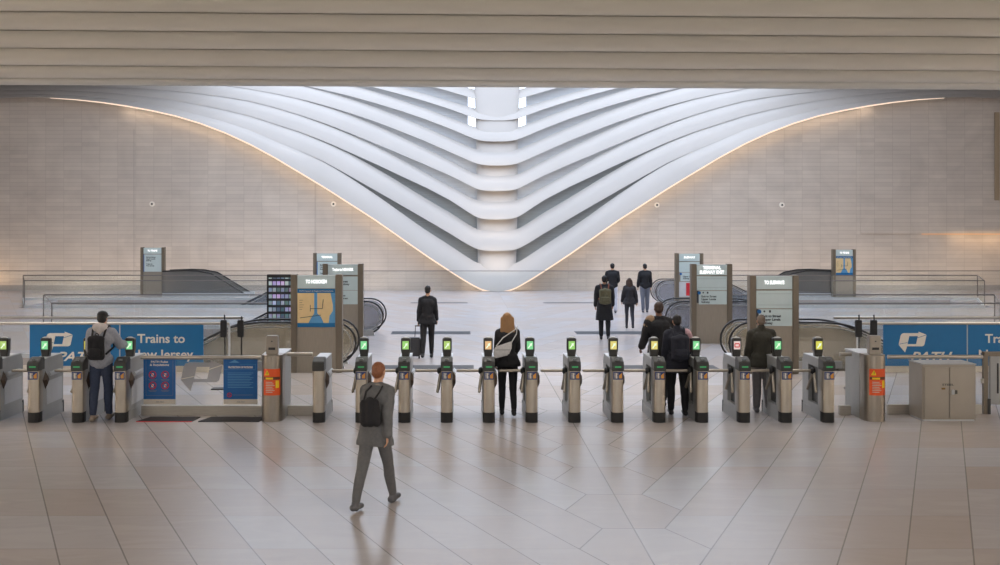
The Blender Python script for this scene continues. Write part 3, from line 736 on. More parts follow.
def m_stick(): return MB().box(-0.078, 0.078, -0.006, 0.012, 0.70, 0.825).mesh('sticker', mat('sticker_navy', (30, 50, 110), 0.4))
def m_st2(): return MB().box(-0.065, 0.004, -0.0085, -0.005, 0.715, 0.81).mesh('sticker_picture', mat('sticker_grey', (128, 132, 138), 0.4, noise=0.5, nscale=40))
def m_st3(): return MB().xz([(0.018, 0.72), (0.066, 0.72), (0.066, 0.81), (0.018, 0.77)], -0.0085, -0.005).mesh('sticker_patch', mat('sticker_orange', (214, 150, 60), 0.4))
def m_st4(): return MB().box(-0.035, -0.02, -0.010, -0.008, 0.72, 0.805).mesh('sticker_bar', WHITE)
def m_arm(): return MB().cap((0, 0, 0), (0.40, 0, 0), 0.024, 0.024).mesh('arm', ARM, smooth=True)
def m_hub(): return MB().ell((-0.02, 0, 0), 0.045, 0.06, 0.06).mesh('hub', BLACK, smooth=True)
def m_diam():
    b = MB(); x = HW; A = [(x, 0.18, 0.66), (x, 0.30, 0.50), (x, 0.46, 0.66), (x, 0.30, 0.80)]; T = [(x+0.05, 0.25, 0.66), (x+0.05, 0.29, 0.60), (x+0.05, 0.35, 0.66), (x+0.05, 0.29, 0.72)]
    b.rings([A, T]); return b.mesh('side_fairing', BROWN)
def m_pod(): return MB().box(HW, HW+0.05, 0.40, 0.95, 0.70, 0.77).mesh('side_ledge', ALU2, bevel=0.015)
def m_panel(): return MB().box(HW, HW+0.006, 0.34, 1.06, 0.24, 0.62).mesh('side_panel', ALU2)
def m_post():
    return MB().rings([[(x*w_/2, y*d_/2, z) for x, y in ((-1, -0.6), (-0.8, -1), (0.8, -1), (1, -0.6), (1, 1), (-1, 1))] for z, w_, d_ in ((0, 0.125, 0.11), (0.06, 0.135, 0.11), (0.10, 0.155, 0.12), (0.29, 0.155, 0.12), (0.305, 0.13, 0.10))]).mesh('validator_post', mat('charcoal_plastic', (50, 48, 46), 0.4))
def m_dome(): return MB().ell((0, 0, 0.305), 0.058, 0.045, 0.022).mesh('dome', mat('dome_grey', (170, 170, 168), 0.4), smooth=True)
SCR = {'g': (140, 238, 162), 'yg': (190, 225, 120), 'y': (236, 232, 90), 'o': (250, 200, 140), 'gy': (165, 230, 120), 'cream': (245, 230, 130), 'r': (250, 225, 220)}
def m_screen(c): return MB().box(-0.052, 0.052, -0.064, -0.058, 0.12, 0.255).mesh('screen', emit('screen_'+c, SCR[c], 0.8))
def m_glyph(c):
    b = MB()
    if c == 'r':
        b.xz([(-0.035, 0.15), (0.035, 0.15), (0.035, 0.168), (-0.035, 0.168)], -0.067, -0.063); b.xz([(-0.035, 0.205), (0.035, 0.205), (0.035, 0.223), (-0.035, 0.223)], -0.067, -0.063)
        b.xz([(-0.045, 0.16), (-0.028, 0.16), (-0.028, 0.215), (-0.045, 0.215)], -0.067, -0.063); b.xz([(0.028, 0.16), (0.045, 0.16), (0.045, 0.215), (0.028, 0.215)], -0.067, -0.063)
        return b.mesh('stop_symbol', emit('red_glow', (220, 30, 30), 0.8))
    b.xz([(-0.038, 0.145), (-0.022, 0.135), (0.015, 0.185), (0.028, 0.172), (0.036, 0.225), (-0.012, 0.212), (0.0, 0.2)], -0.067, -0.063)
    return b.mesh('arrow_symbol', emit('arrow_white', (235, 250, 225), 1.0))
def turnstile(u, label, scr, arms=True, u_is_x=False):
    x = (u-U0)*D0/F
    t = thing('turnstile', label, 'turnstile', (x, D0, 0), 0, 'row of fare turnstiles')
    body = put('cabinet_body', cached('body', m_body), t); put('recess_panel', cached('rec', m_recess), body); put('top_lid', cached('lid', m_lid), body)
    put('rear_boot', cached('heel', m_heel), t); put('front_pillar', cached('pil', m_pillar), t); put('base_boot', cached('base', m_base), t)
    hd = put('card_reader', cached('head', m_head), t)
    put('side_fairing', cached('dia', m_diam), t); put('side_ledge', cached('pod', m_pod), t); put('side_panel', cached('pan', m_panel), body)
    if scr:
        put('status_light', cached('led', m_led), hd); put('tap_target', cached('slot', m_slot), hd)
        s = put('sticker', cached('st', m_stick), t)
        put('sticker_picture', cached('s2', m_st2), s); put('sticker_patch', cached('s3', m_st3), s); put('sticker_bar', cached('s4', m_st4), s)
        v = put('validator_post', cached('post', m_post), t, (0, 0.58, 1.012)); put('dome', cached('dome', m_dome), v)
        put('screen', cached('scr'+scr, lambda: m_screen(scr)), v); put('arrow_symbol' if scr != 'r' else 'stop_symbol', cached('gl'+('r' if scr == 'r' else 'a'), lambda: m_glyph(scr)), v)
    if arms:
        h = (-HW-0.01, 0.46, 0.785); put('hub', cached('hub', m_hub), t, h)
        for d in ((-1, 0, 0), (-0.10, 0.55, -0.80), (-0.12, -0.62, -0.76)):
            a = put('arm', cached('arm', m_arm), t, h); a.rotation_mode = 'QUATERNION'; a.rotation_quaternion = Vector((1, 0, 0)).rotation_difference(Vector(d))
    return t
TS = [(-10.0, 'yg', 'turnstile cut off by the left picture edge, only its rear and green screen showing'),
 (32.7, 'g', 'turnstile with green screen in front of the logo on the left blue banner'),
 (76.7, 'y', 'turnstile with yellow screen directly left of the man in the grey hoodie'),
 (119.7, 'g', 'turnstile with green screen between the man in the grey hoodie and the glass barrier'),
 (361, 'g', 'turnstile with green screen behind the blurred ginger-haired walker, left of his path'),
 (404, 'gy', 'turnstile with yellow-green screen right of the ginger-haired walker'),
 (446.7, 'yg', 'turnstile with yellow-green screen, directly left of the one with the orange screen'),
 (489, 'o', 'turnstile with orange screen, left of the woman with the white bag'),
 (532, 'g', 'turnstile with green screen, right of the woman with the white bag'),
 (575, 'gy', 'turnstile with yellow-green screen, second to the right of the woman with the white bag'),
 (618, 'cream', 'turnstile with pale yellow screen, below the man with the olive backpack'),
 (660, 'cream', 'turnstile with pale yellow screen, directly left of the pair in dark coats'),
 (703, 'g', 'turnstile with green arrow screen, right of the dark-coated pair'),
 (745, 'r', 'turnstile with red stop symbol on a white screen'),
 (787, 'g', 'turnstile with green screen, right of the man in the olive coat'),
 (829.4, 'y', 'turnstile with bright yellow screen, last one on the right of the row')]
for u, s, lab in TS: turnstile(u, lab, s, arms=True)
turnstile(318.2, 'end cabinet of the turnstile row without screen or arms, between kiosk and orange sticker', None, arms=False)

# wide gate cabinets with orange stickers
def gate_cabinet(u, label, depth=1.05, sticker=True, D=18.24):
    x = (u-U0)*D/F; hw = 0.172
    t = thing('gate_cabinet', label, 'gate cabinet', (x, D, 0), 0)
    MB().xy(dcurve(hw, 0.17, 0.36, 18), 0.0, 1.08).build('front_column', COLUMN, t, smooth=True)
    MB().box(-hw, hw, 0.365, depth, 0.0, 1.06).build('cabinet_body', ALU, t, bevel=0.01)
    MB().box(-hw-0.004, hw+0.004, 0.36, depth+0.01, 1.06, 1.08).build('top_lid', ALU2, t)
    hd = MB().box(-0.095, 0.095, 0.10, 0.24, 1.08, 1.39).build('reader_head', COLUMN, t, bevel=0.012)
    MB().box(-0.055, 0.055, 0.092, 0.102, 1.16, 1.20).build('slot', BLACK, hd)
    MB().box(-0.012, 0.012, 0.093, 0.102, 1.29, 1.31).build('lens', DARK, hd)
    if sticker:
        r = 0.17; n = 10
        def patch(a0, a1, z0, z1, off):
            b = MB(); rg = []
            for i in range(n+1):
                a = a0+(a1-a0)*i/n
                p = lambda o: ((hw+o)*math.sin(a), r-(r+o)*math.cos(a))
                i_, o_ = p(0.0005), p(off)
                rg.append([(i_[0], i_[1], z0), (o_[0], o_[1], z0), (o_[0], o_[1], z1), (i_[0], i_[1], z1)])
            return b.rings(rg)
        st = patch(-0.78, 0.95, 0.43, 0.86, 0.003).build('sticker', ORANGE, t)
        patch(-0.72, 0.9, 0.685, 0.73, 0.005).build('sticker_band', mat('sticker_brown', (90, 50, 20), 0.5), st)
        patch(-0.5, 0.2, 0.69, 0.72, 0.007).build('sticker_heading', YELLOW, st)
        for i in range(7): patch(-0.5, 0.15+0.1*(i % 3), 0.64-i*0.027, 0.65-i*0.027, 0.005).build('sticker_text', CREAM, st)
        patch(0.45, 0.78, 0.55, 0.67, 0.006).build('sticker_hand', YELLOW, st)
        MB().xz([(-0.10, 0.76), (-0.02, 0.76), (-0.06, 0.84)], 0.0, 0.03).build('warning_triangle', YELLOW, st)
        MB().box(-0.064, -0.056, -0.003, 0.02, 0.775, 0.815).build('warning_mark', BLACK, st)
    return t
gate_cabinet(270.8, 'steel gate cabinet with rounded front and orange sticker, left of the map kiosk')
gate_cabinet(877.8, 'steel gate cabinet with rounded front and orange sticker, beside the two-door cabinet')
# partly seen gate at the right edge
t = thing('swing_gate', 'grey gate cabinet with black slot, cut off by the right picture edge', 'gate', (XK(984, 19.0), 19.0, 0))
MB().box(0.0, 0.07, 0, 0.07, 0, 1.02).build('post', STEELD, t); MB().box(0.10, 0.9, 0.0, 0.06, 0.16, 0.98).build('gate_leaf', ALU, t, bevel=0.01)
MB().box(0.0, 0.95, -0.02, 0.09, 0.98, 1.05).build('top_rail', STEELD, t); MB().box(0.22, 0.245, -0.008, 0.0, 0.35, 0.86).build('slot', BLACK, t)
MB().box(0.06, 0.11, -0.01, 0.05, 0.0, 0.26).build('hinge', DARK, t); MB().box(-0.04, 0.0, 0.0, 0.05, 0.52, 0.60).build('latch', STEEL, t)

# ------------------------------------------------------------------ near glass barriers, posters, mats
KB = 18.9; XB = lambda u: (u-U0)*KB/F
def near_barrier(label, u0, u1, z, plinth=0.165, panels=1, gl=True, y=KB):
    x0, x1 = XB(u0), XB(u1); L = x1-x0
    t = thing('glass_barrier', label, 'barrier', (x0, y, 0))
    MB().tube([(0, -0.04, z), (L, -0.04, z)], 0.033, 12).build('top_rail', RAIL, t, smooth=True)
    MB().box(0, L, -0.035, 0.06, 0.0, plinth).build('plinth', STEEL, t, bevel=0.01)
    if gl:
        for i in range(panels): MB().box(L*i/panels+0.01, L*(i+1)/panels-0.01, -0.006, 0.006, plinth, z-0.02).build('glass_panel', GL, t)
    return t
nb = near_barrier('glass barrier holding the two blue posters, steel rail on top', 141.5, 261.5, 0.975)
lg = logo(nb, XB(181)-XB(141.5), 0.92, 42.0/233*KB/F, -0.012, ETCH, CREAM); lg['label'] = 'pale grey etched arrow logo on clear glass'
near_barrier('short glass barrier with steel rail between orange sticker cabinet and end cabinet', 288, 313, 1.03)
near_barrier('short glass barrier with steel rail between last turnstile and orange sticker cabinet', 839, 850.5, 1.03)
near_barrier('glass barrier with steel rail behind the two-door steel cabinet', 889, 984, 0.975, panels=2, y=19.0)

def poster(u0, u1, v0, v1, label, kind):
    D = 18.855; k = D/F; x0 = (u0-U0)*k; x1 = (u1-U0)*k; zt = CZ-(v0-V0)*k; zb = CZ-(v1-V0)*k
    W = x1-x0; H = zt-zb
    t = thing('poster', label, 'poster', ((x0+x1)/2, D, zb))
    MB().box(-W/2, W/2, -0.002, 0.004, 0.09, H).build('sheet', DBLUE, t)
    f = MB().box(-W/2, W/2, -0.002, 0.004, 0.0, 0.09).build('footer_strip', CREAM, t)
    text('lettering', 'PATH', 0.028, GREYP, f, (0, -0.004, 0.03), width=0.13, shear=0.3, align='CENTER')
    if kind == 0:
        text('lettering', 'PATH Rules\n& Regulations', 0.036, WHITE, t, (0, -0.003, H-0.10), width=W*0.6, bold=0.001, align='CENTER')
        a, b = -W/2+0.04, W/2-0.04; z0, z1 = 0.15, H-0.06
        MB().box(a, a+0.004, -0.004, -0.001, z0, z1).box(b-0.004, b, -0.004, -0.001, z0, z1).box(a, b, -0.004, -0.001, z0, z0+0.004).build('border_line', GREYP, t)
        for i, (px, pz) in enumerate(((-0.115, 0.50), (0.095, 0.50), (-0.115, 0.32), (0.095, 0.32))):
            r = MB(); r.tube([(px+0.058*math.cos(q*PI/10), -0.004, pz+0.058*math.sin(q*PI/10)) for q in range(20)], 0.008, 6, closed=True)
            r.tube([(px-0.04, -0.004, pz+0.04), (px+0.04, -0.004, pz-0.04)], 0.007, 5)
            s = r.build('prohibition_sign', RED, t)
            MB().box(px-0.02, px+0.02, -0.0035, -0.001, pz-0.03, pz+0.025).build('pictogram', WHITE, s)
            for q in range(2): MB().box(px-0.07+q*0.015, px+0.07-q*0.015, -0.0035, -0.001, pz-0.085-q*0.018, pz-0.078-q*0.018).build('caption_line', GREYP, s)
    else:
        a, b = -W/2+0.07, W/2-0.05
        MB().xz([(a+0.02, H-0.10), (a+0.08, H-0.07), (a+0.12, H-0.05), (a+0.20, H-0.10)], -0.003, -0.001).build('small_logo', RIVER, t)
        text('lettering', 'PROTECTION OF PATRONS', 0.03, WHITE, t, (0.0, -0.003, H-0.19), width=W*0.72, bold=0.002, align='CENTER')
        MB().box(a-0.06, b+0.02, -0.003, -0.001, H-0.215, H-0.212).box(a+0.2, b+0.02, -0.003, -0.001, H-0.13, H-0.127).box(b+0.017, b+0.02, -0.003, -0.001, H-0.215, H-0.127).build('border_line', RIVER, t)
        for i in range(10): MB().box(a, b-0.02-0.03*(i % 3), -0.003, -0.001, H-0.275-i*0.027, H-0.267-i*0.027).build('text_line', RIVER, t)
        r = MB(); r.tube([(a+0.03+0.035*math.cos(q*PI/8), -0.004, 0.16+0.035*math.sin(q*PI/8)) for q in range(16)], 0.006, 6, closed=True); r.tube([(a+0.005, -0.004, 0.185), (a+0.055, -0.004, 0.135)], 0.005, 5); r.build('prohibition_sign', RED, t)
        MB().box(a+0.09, b-0.03, -0.003, -0.001, 0.157, 0.163).build('text_line', GREYP, t)
    return t
poster(143.5, 175.5, 356.8, 404.5, 'blue poster with four round red prohibition signs on the glass barrier', 0)
poster(223.5, 257.5, 356.8, 404.5, 'blue poster with lines of small text on the glass barrier', 1)
mm = mat('dark_mat', (40, 34, 32), 0.9, noise=0.2, nscale=60)
for u0, u1, lab in ((137, 195, 'thin dark floor mat below the poster with red signs'), (199, 262, 'thin dark floor mat below the text poster, beside the gate cabinet')):
    x0 = (u0-U0)*18.3/F; x1 = (u1-U0)*18.3/F
    t = thing('floor_mat', lab, 'mat', ((x0+x1)/2, 18.4, 0))
    h = (x1-x0)/2
    MB().quadbox([(-h, -0.14, 0), (h-0.04, -0.14, 0), (h, 0.28, 0), (-h+0.12, 0.28, 0), (-h, -0.14, 0.012), (h-0.04, -0.14, 0.012), (h, 0.28, 0.012), (-h+0.12, 0.28, 0.012)]).build('mat_surface', mm, t)
    MB().box(-h, h-0.04, -0.16, -0.141, 0, 0.010).build('edge_trim', RED if u0 < 150 else BLACK, t)

# steel cabinet
t = thing('storage_cabinet', 'low two-door steel cabinet with a silver latch, right of the orange sticker', 'cabinet', (XK(949.3, 18.3), 18.3, 0))
CAB = mat('cabinet_steel', (158, 150, 139), 0.4, 0.45, noise=0.04, nscale=3)
W2, Hc, Dp = 0.436, 0.92, 0.56
MB().box(-W2, W2, 0.012, Dp, 0.03, Hc).build('carcass', CAB, t, bevel=0.006)
MB().box(-W2-0.006, W2+0.006, 0.0, Dp+0.006, Hc, Hc+0.018).build('top', ALU, t)
MB().box(-W2+0.02, W2-0.02, 0.02, Dp-0.02, 0.0, 0.03).build('base_frame', ALU2, t)
ld = MB().box(-W2+0.03, -0.004, -0.008, 0.011, 0.05, Hc-0.04).build('door', CAB, t, bevel=0.004); rd = MB().box(0.004, W2-0.03, -0.008, 0.011, 0.05, Hc-0.04).build('door', CAB, t, bevel=0.004)
MB().box(0.03, 0.075, -0.035, -0.008, 0.44, 0.52).build('latch', ALU2, rd, bevel=0.006); MB().box(0.09, 0.12, -0.03, -0.008, 0.45, 0.51).build('lock', DARK, rd)
MB().box(-0.13, -0.07, -0.012, -0.008, 0.52, 0.55).build('seal', mat('brass_sticker', (120, 88, 30), 0.5), ld)
text('lettering', 'STEEL', 0.03, INK, ld, (-0.12, -0.010, 0.585), width=0.19, bold=0.001)

# small round wall fittings
for u, v, lab in ((152, 204, 'small round fitting on the marble wall, leftmost of the four'), (333.5, 204, 'small round fitting on the marble wall, just below the left arch slope'),
                  (657, 205, 'small round fitting on the marble wall, just below the right arch slope'), (782, 205, 'small round fitting on the marble wall, rightmost of the four')):
    p = P(u, v, 54.97); t = thing('wall_fitting', lab, 'fitting', p)
    MB().tube([(0, 0.03, 0), (0, -0.02, 0)], 0.13, 16).build('ring', WHITE, t, smooth=True); MB().tube([(0, -0.021, 0), (0, -0.04, 0)], 0.05, 12).build('lens', DARK, t, smooth=True)
#PEOPLE#
# ------------------------------------------------------------------ people
def fuse(name, mb, m, voxel, parent, smooth_it=3, wob=0.0, seed=0, cut=None):
    """joins the swellings of a body or garment into one continuous surface"""
    me = mb.mesh('tmp', m); o = bpy.data.objects.new('tmp', me)
    r = o.modifiers.new('r', 'REMESH'); r.mode = 'VOXEL'; r.voxel_size = voxel
    s = o.modifiers.new('s', 'SMOOTH'); s.factor = 0.5; s.iterations = smooth_it
    me2 = evaluated(o); bpy.data.meshes.remove(me)
    if cut is not None:                               # straight hem
        bm = bmesh.new(); bm.from_mesh(me2)
        bmesh.ops.bisect_plane(bm, geom=bm.verts[:]+bm.edges[:]+bm.faces[:], plane_co=(0, 0, cut), plane_no=(0, 0, -1), clear_outer=True)
        bmesh.ops.holes_fill(bm, edges=[e for e in bm.edges if e.is_boundary]); bm.to_mesh(me2); bm.free()
    me2.name = name; me2.materials.clear(); me2.materials.append(m)
    if wob:                                           # soft cloth folds
        from mathutils import noise
        dat = [(v.co.copy(), v.normal.copy()) for v in me2.vertices]; out = []
        for c, nn in dat:
            d = noise.noise(Vector((c.x*9+seed, c.y*9, c.z*5)))*wob+noise.noise(Vector((c.x*24, c.y*24+seed, c.z*13)))*wob*0.5
            out.extend(c+nn*d)
        me2.vertices.foreach_set('co', out)
    me2.polygons.foreach_set('use_smooth', [True]*len(me2.polygons))
    q = bpy.data.objects.new(name, me2); COL.objects.link(q); q.parent = parent
    return q
def hemcut(t, name, z, J):
    # the hem is cut straight; hands and cuffs that hang lower are kept
    o = [c for c in bpy.data.objects if c.parent == t and c.name.split('.')[0] == name][-1]
    bm = bmesh.new(); bm.from_mesh(o.data)
    geo = [v for v in bm.verts if v.co.z < z+0.02 and all((v.co-J['wr'+n]).length > 0.11 for n in 'LR')]
    for v in geo:
        if v.co.z < z: v.co.z = z+(v.co.z-z)*0.08
    bm.to_mesh(o.data); bm.free()
def rotx(v, a): v = Vector(v); v.rotate(Euler((a, 0, 0))); return v
def skeleton(p):
    """joint positions; x right, y forward, z up; metres for a 1.75 m person"""
    r = math.radians; J = {}
    lean = r(p.get('lean', 3))
    J['pel'] = Vector((0, 0, 0.95))
    up = Vector((0, math.sin(lean), math.cos(lean)))
    J['waist'] = J['pel']+up*0.14; J['chest'] = J['pel']+up*0.36; J['neck'] = J['pel']+up*0.54
    hl = r(p.get('head', 5)); hu = Vector((math.sin(r(p.get('tilt', 0))), math.sin(hl), math.cos(hl)))
    J['skull'] = J['neck']+hu*0.15+Vector((0, 0.015, 0)); J['hu'] = hu
    for s, n in ((-1, 'L'), (1, 'R')):
        sh = J['chest']+up*0.12+Vector((s*p.get('shw', 0.175), 0, 0)); J['sh'+n] = sh
        f, ab, eb, inn = p['arm'+n]                   # forward swing, abduction, elbow bend, forearm turned inwards
        f = r(f); ab = r(ab)
        d = Vector((s*math.sin(ab), math.sin(f)*math.cos(ab), -math.cos(f)*math.cos(ab)))
        el = sh+d*0.285; J['el'+n] = el
        e = r(f and math.degrees(f) or 0)+r(eb)
        d2 = Vector((s*math.sin(ab)*0.6-s*math.sin(r(inn)), math.sin(e), -math.cos(e))).normalized()
        J['wr'+n] = el+d2*0.25; J['fd'+n] = d2
        hp = J['pel']+Vector((s*0.09, 0, -0.03)); J['hp'+n] = hp
        t, kb = p['leg'+n]; t = r(t); kb = r(kb)
        kn = hp+Vector((s*p.get('stance', 0.0), math.sin(t)*0.43, -math.cos(t)*0.43)); J['kn'+n] = kn
        an = kn+Vector((0, math.sin(t-kb)*0.42, -math.cos(t-kb)*0.42)); J['an'+n] = an
        J['pitch'+n] = -r(p.get('foot'+n, 0 if kb < 15 else kb*0.8))
    zmin = 9
    for n in 'LR':
        toe = J['an'+n]+rotx((0, 0.15, -0.06), J['pitch'+n]); heel = J['an'+n]+rotx((0, -0.06, -0.07), J['pitch'+n])
        J['toe'+n] = toe; J['heel'+n] = heel; zmin = min(zmin, toe.z-0.032, heel.z-0.035)
    for k, v in J.items():
        if isinstance(v, Vector) and k not in ('hu', 'fdL', 'fdR'): v.z -= zmin
    return J
def hand(b, J, n, s, curl=25):
    wr = J['wr'+n]; d = J['fd'+n]; side = Vector((-s*0.35, 0.94, 0)); side = (side-d*side.dot(d)).normalized()  # palm's breadth
    nrm = d.cross(side)*(-s)
    if nrm.x*s > 0: nrm = -nrm                       # palm faces the body
    pc = wr+d*0.045
    for q in (-0.026, -0.009, 0.009, 0.026): b.cap(wr+d*0.01+side*q*0.6, wr+d*0.085+side*q, 0.015, 0.012, 8)
    for q, L in ((0.030, 0.068), (0.010, 0.078), (-0.010, 0.072), (-0.029, 0.056)):
        base = wr+d*0.088+side*q; a = math.radians(curl)
        d1 = (d*math.cos(a)+nrm*math.sin(a)+side*q*1.5).normalized(); d2 = (d*math.cos(2*a)+nrm*math.sin(2*a)+side*q*1.5).normalized()
        m1 = base+d1*L*0.5; b.cap(base, m1, 0.0095, 0.0085, 8); b.cap(m1, m1+d2*L*0.5, 0.0085, 0.007, 8)
    t0 = wr+d*0.025+side*0.026; t1 = t0+(d*0.6+side*0.75+nrm*0.25).normalized()*0.04; b.cap(t0, t1, 0.013, 0.0105, 8)
    b.cap(t1, t1+(d*0.9+side*0.25+nrm*0.3).normalized()*0.034, 0.0105, 0.008, 8)
def person(label, u, v_foot, height, pose, rz=0, skin=(196, 150, 122), top=None, legs=None, shoes=None, hair=None, xtra=None, det=1.0, D=None, seed=0):
    D = D or CZ*F/(v_foot-V0)
    t = thing('person', label, 'person', ((u-U0)*D/F, D, 0), math.radians(rz))
    t.scale = (height/1.75,)*3
    J = skeleton(pose); vx = 0.0095/det
    sk = mat('skin_%d_%d' % (skin[0], skin[1]), skin, 0.5, noise=0.05)
    b = MB(); fem = pose.get('fem', 0)
    # torso
    b.cap(J['pel']+Vector((-0.06, 0, 0)), J['pel']+Vector((0.06, 0, 0)), 0.105, 0.105, 14)
    b.cap(J['pel'], J['waist'], 0.115, 0.105, 14); b.cap(J['waist'], J['chest'], 0.11, 0.125, 14)
    b.cap(J['chest']+Vector((-0.06, 0, 0.02)), J['chest']+Vector((0.06, 0, 0.02)), 0.115, 0.115, 14)
    b.cap(J['shL']+Vector((0.03, 0, 0)), J['shR']-Vector((0.03, 0, 0)), 0.06, 0.06, 12)
    b.cap(J['neck']-J['hu']*0.06, J['skull']-J['hu']*0.02, 0.058, 0.052, 12)
    # head: skull, face, jaw, nose, ears
    c = J['skull']; hu = J['hu']; rot = Euler((-math.asin(max(-1, min(1, hu.y))), 0, 0))
    f = lambda x, y, z: c+Vector((x, y, z)) if False else c+rotx((x, y, z), rot.x)
    b.ell(f(0, -0.012, 0.035), 0.074, 0.092, 0.085, 16, 12, rot); b.ell(f(0, 0.02, -0.015), 0.062, 0.07, 0.085, 16, 12, rot)
    b.cap(f(0, 0.055, -0.075), f(0, 0.03, -0.06), 0.026, 0.045, 10)
    b.cap(f(0, 0.088, 0.015), f(0, 0.104, -0.018), 0.008, 0.013, 8)              # nose
    b.cap(f(-0.035, 0.066, 0.032), f(0.035, 0.066, 0.032), 0.014, 0.014, 8)        # brow
    b.cap(f(-0.018, 0.080, -0.050), f(0.018, 0.080, -0.050), 0.009, 0.009, 8)      # lips
    for s in (-1, 1): b.ell(f(s*0.074, -0.005, 0.0), 0.010, 0.020, 0.032, 8, 6, rot)
    for n, s in (('L', -1), ('R', 1)):
        b.cap(J['sh'+n], J['el'+n], 0.052, 0.040, 12); b.cap(J['el'+n], J['wr'+n], 0.039, 0.026, 12)
        hand(b, J, n, s, pose.get('curl', 25))
        b.cap(J['hp'+n], J['kn'+n], 0.088, 0.056, 12); kn = J['kn'+n]; an = J['an'+n]; mid = kn+(an-kn)*0.35-Vector((0, 0.015, 0))
        b.cap(kn, mid, 0.054, 0.054, 12); b.cap(mid, an, 0.054, 0.036, 12)
        b.cap(J['heel'+n]+Vector((0, 0.01, 0.01)), J['toe'+n]+Vector((0, 0, 0.004)), 0.032, 0.026, 10); b.cap(an, J['heel'+n]+(J['toe'+n]-J['heel'+n])*0.35, 0.038, 0.032, 10)
    body = fuse('body', b, sk, vx, t, 2)
    for s in (-1, 1):
        MB().ell(f(s*0.031, 0.077, 0.010), 0.012, 0.010, 0.009, 10, 6).build('eye', mat('eye', (40, 34, 30), 0.2), t, smooth=True)
    MB().ell(f(0, 0.0885, -0.050), 0.022, 0.005, 0.006, 10, 6).build('mouth', mat('lips', (150, 88, 80), 0.5), t, smooth=True)
    # trousers
    b = MB(); g = legs.get('fit', 0.016)
    b.cap(J['pel']+Vector((-0.06, 0, 0.0)), J['pel']+Vector((0.06, 0, 0.0)), 0.118, 0.118, 14); b.cap(J['pel'], J['waist']-Vector((0, 0, 0.04)), 0.125, 0.118, 14)
    for n in 'LR':
        kn = J['kn'+n]; an = J['an'+n]
        b.cap(J['hp'+n], kn, 0.095+g*0.5, 0.062+g, 12); b.cap(kn, kn+(an-kn)*0.4-Vector((0, 0.012, 0)), 0.062+g, 0.058+g, 12)
        e = an+(kn-an)*0.06; b.cap(kn+(an-kn)*0.4-Vector((0, 0.012, 0)), e, 0.058+g, 0.044+g, 12)
    fuse('trousers', b, legs['m'], vx*1.15, t, 3, 0.006, seed)
    # shoes
    for n in 'LR':
        b = MB(); b.cap(J['heel'+n]+Vector((0, 0.012, 0.012)), J['toe'+n]+Vector((0, 0.0, 0.010)), 0.044, 0.036, 12); b.cap(J['an'+n]+Vector((0, 0, -0.01)), J['heel'+n]+(J['toe'+n]-J['heel'+n])*0.4, 0.048, 0.042, 12)
        fuse('shoe', b, shoes, vx*1.1, t, 2)
    # jacket, coat or hooded top
    b = MB(); g = top.get('fit', 0.022); hem = top.get('hem', 0.0)
    pel = J['pel']; 
    b.cap(pel+Vector((-0.055, 0, 0.02)), pel+Vector((0.055, 0, 0.02)), 0.112+g, 0.112+g, 14); b.cap(pel, J['waist'], 0.118+g, 0.110+g, 14); b.cap(J['waist'], J['chest'], 0.112+g, 0.124+g, 14)
    b.cap(J['chest']+Vector((-0.07, 0, 0.02)), J['chest']+Vector((0.07, 0, 0.02)), 0.112+g, 0.112+g, 14)
    b.cap(J['shL']+Vector((0.04, 0, 0.0)), J['shR']-Vector((0.04, 0, 0.0)), 0.052+g*0.6, 0.052+g*0.6, 12)
    b.cap(J['shL']+Vector((0.05, 0, 0.02)), J['neck']+Vector((0, 0, -0.015)), 0.05+g*0.5, 0.055+g*0.4, 12); b.cap(J['shR']+Vector((-0.05, 0, 0.02)), J['neck']+Vector((0, 0, -0.015)), 0.05+g*0.5, 0.055+g*0.4, 12)
    if hem:
        for k in range(6):
            z = hem*(k+1)/6; kk = pel.z-z; sw = 0.012*k
            cx = (J['knL'].y+J['knR'].y)/2*min(1, z/0.45)*0.8
            b.cap(Vector((-0.065-sw*0.4, cx, kk)), Vector((0.065+sw*0.4, cx, kk)), 0.108+g+0.004*k, 0.108+g+0.004*k, 14)
    for n in 'LR':
        b.cap(J['sh'+n]-Vector((0, 0, 0.012)), J['el'+n], 0.050+g, 0.042+g, 12); e = J['wr'+n]-J['fd'+n]*0.01; b.cap(J['el'+n], e, 0.045+g, 0.034+g*0.8, 12)
    if top.get('hood'):
        b.cap(J['neck']+Vector((-0.05, -0.06, 0.01)), J['neck']+Vector((0.05, -0.06, 0.01)), 0.065, 0.065, 12)
        if top.get('hoodm') is None: pass
    if top.get('collar'): b.cap(J['neck']-J['hu']*0.03, J['neck']+J['hu']*0.045, 0.076, 0.070, 12)
    fuse(top.get('name', 'jacket'), b, top['m'], vx*1.2, t, 3, 0.009, seed+3)
    hemcut(t, top.get('name', 'jacket'), pel.z-max(hem, 0.10)-0.01, J)
    if top.get('hoodm'):
        b = MB(); b.cap(J['neck']+Vector((-0.055, -0.075, 0.02)), J['neck']+Vector((0.055, -0.075, 0.02)), 0.075, 0.075, 12)
        b.cap(J['neck']+Vector((-0.07, 0.0, 0.01)), J['neck']+Vector((0.07, 0.0, 0.01)), 0.06, 0.06, 12); b.cap(J['neck']+Vector((0, -0.09, 0.03)), J['neck']+Vector((0, -0.11, -0.07)), 0.07, 0.04, 12)
        fuse('hood', b, top['hoodm'], vx*1.2, t, 3, 0.008, seed)
    # hair / cap
    kind, hm = hair; b = MB()
    if kind in ('short', 'long', 'bun', 'cap'):
        b.ell(f(0, -0.024, 0.048), 0.081, 0.091, 0.083, 16, 12, rot); b.ell(f(0, -0.040, 0.005), 0.076, 0.072, 0.082, 14, 10, rot)
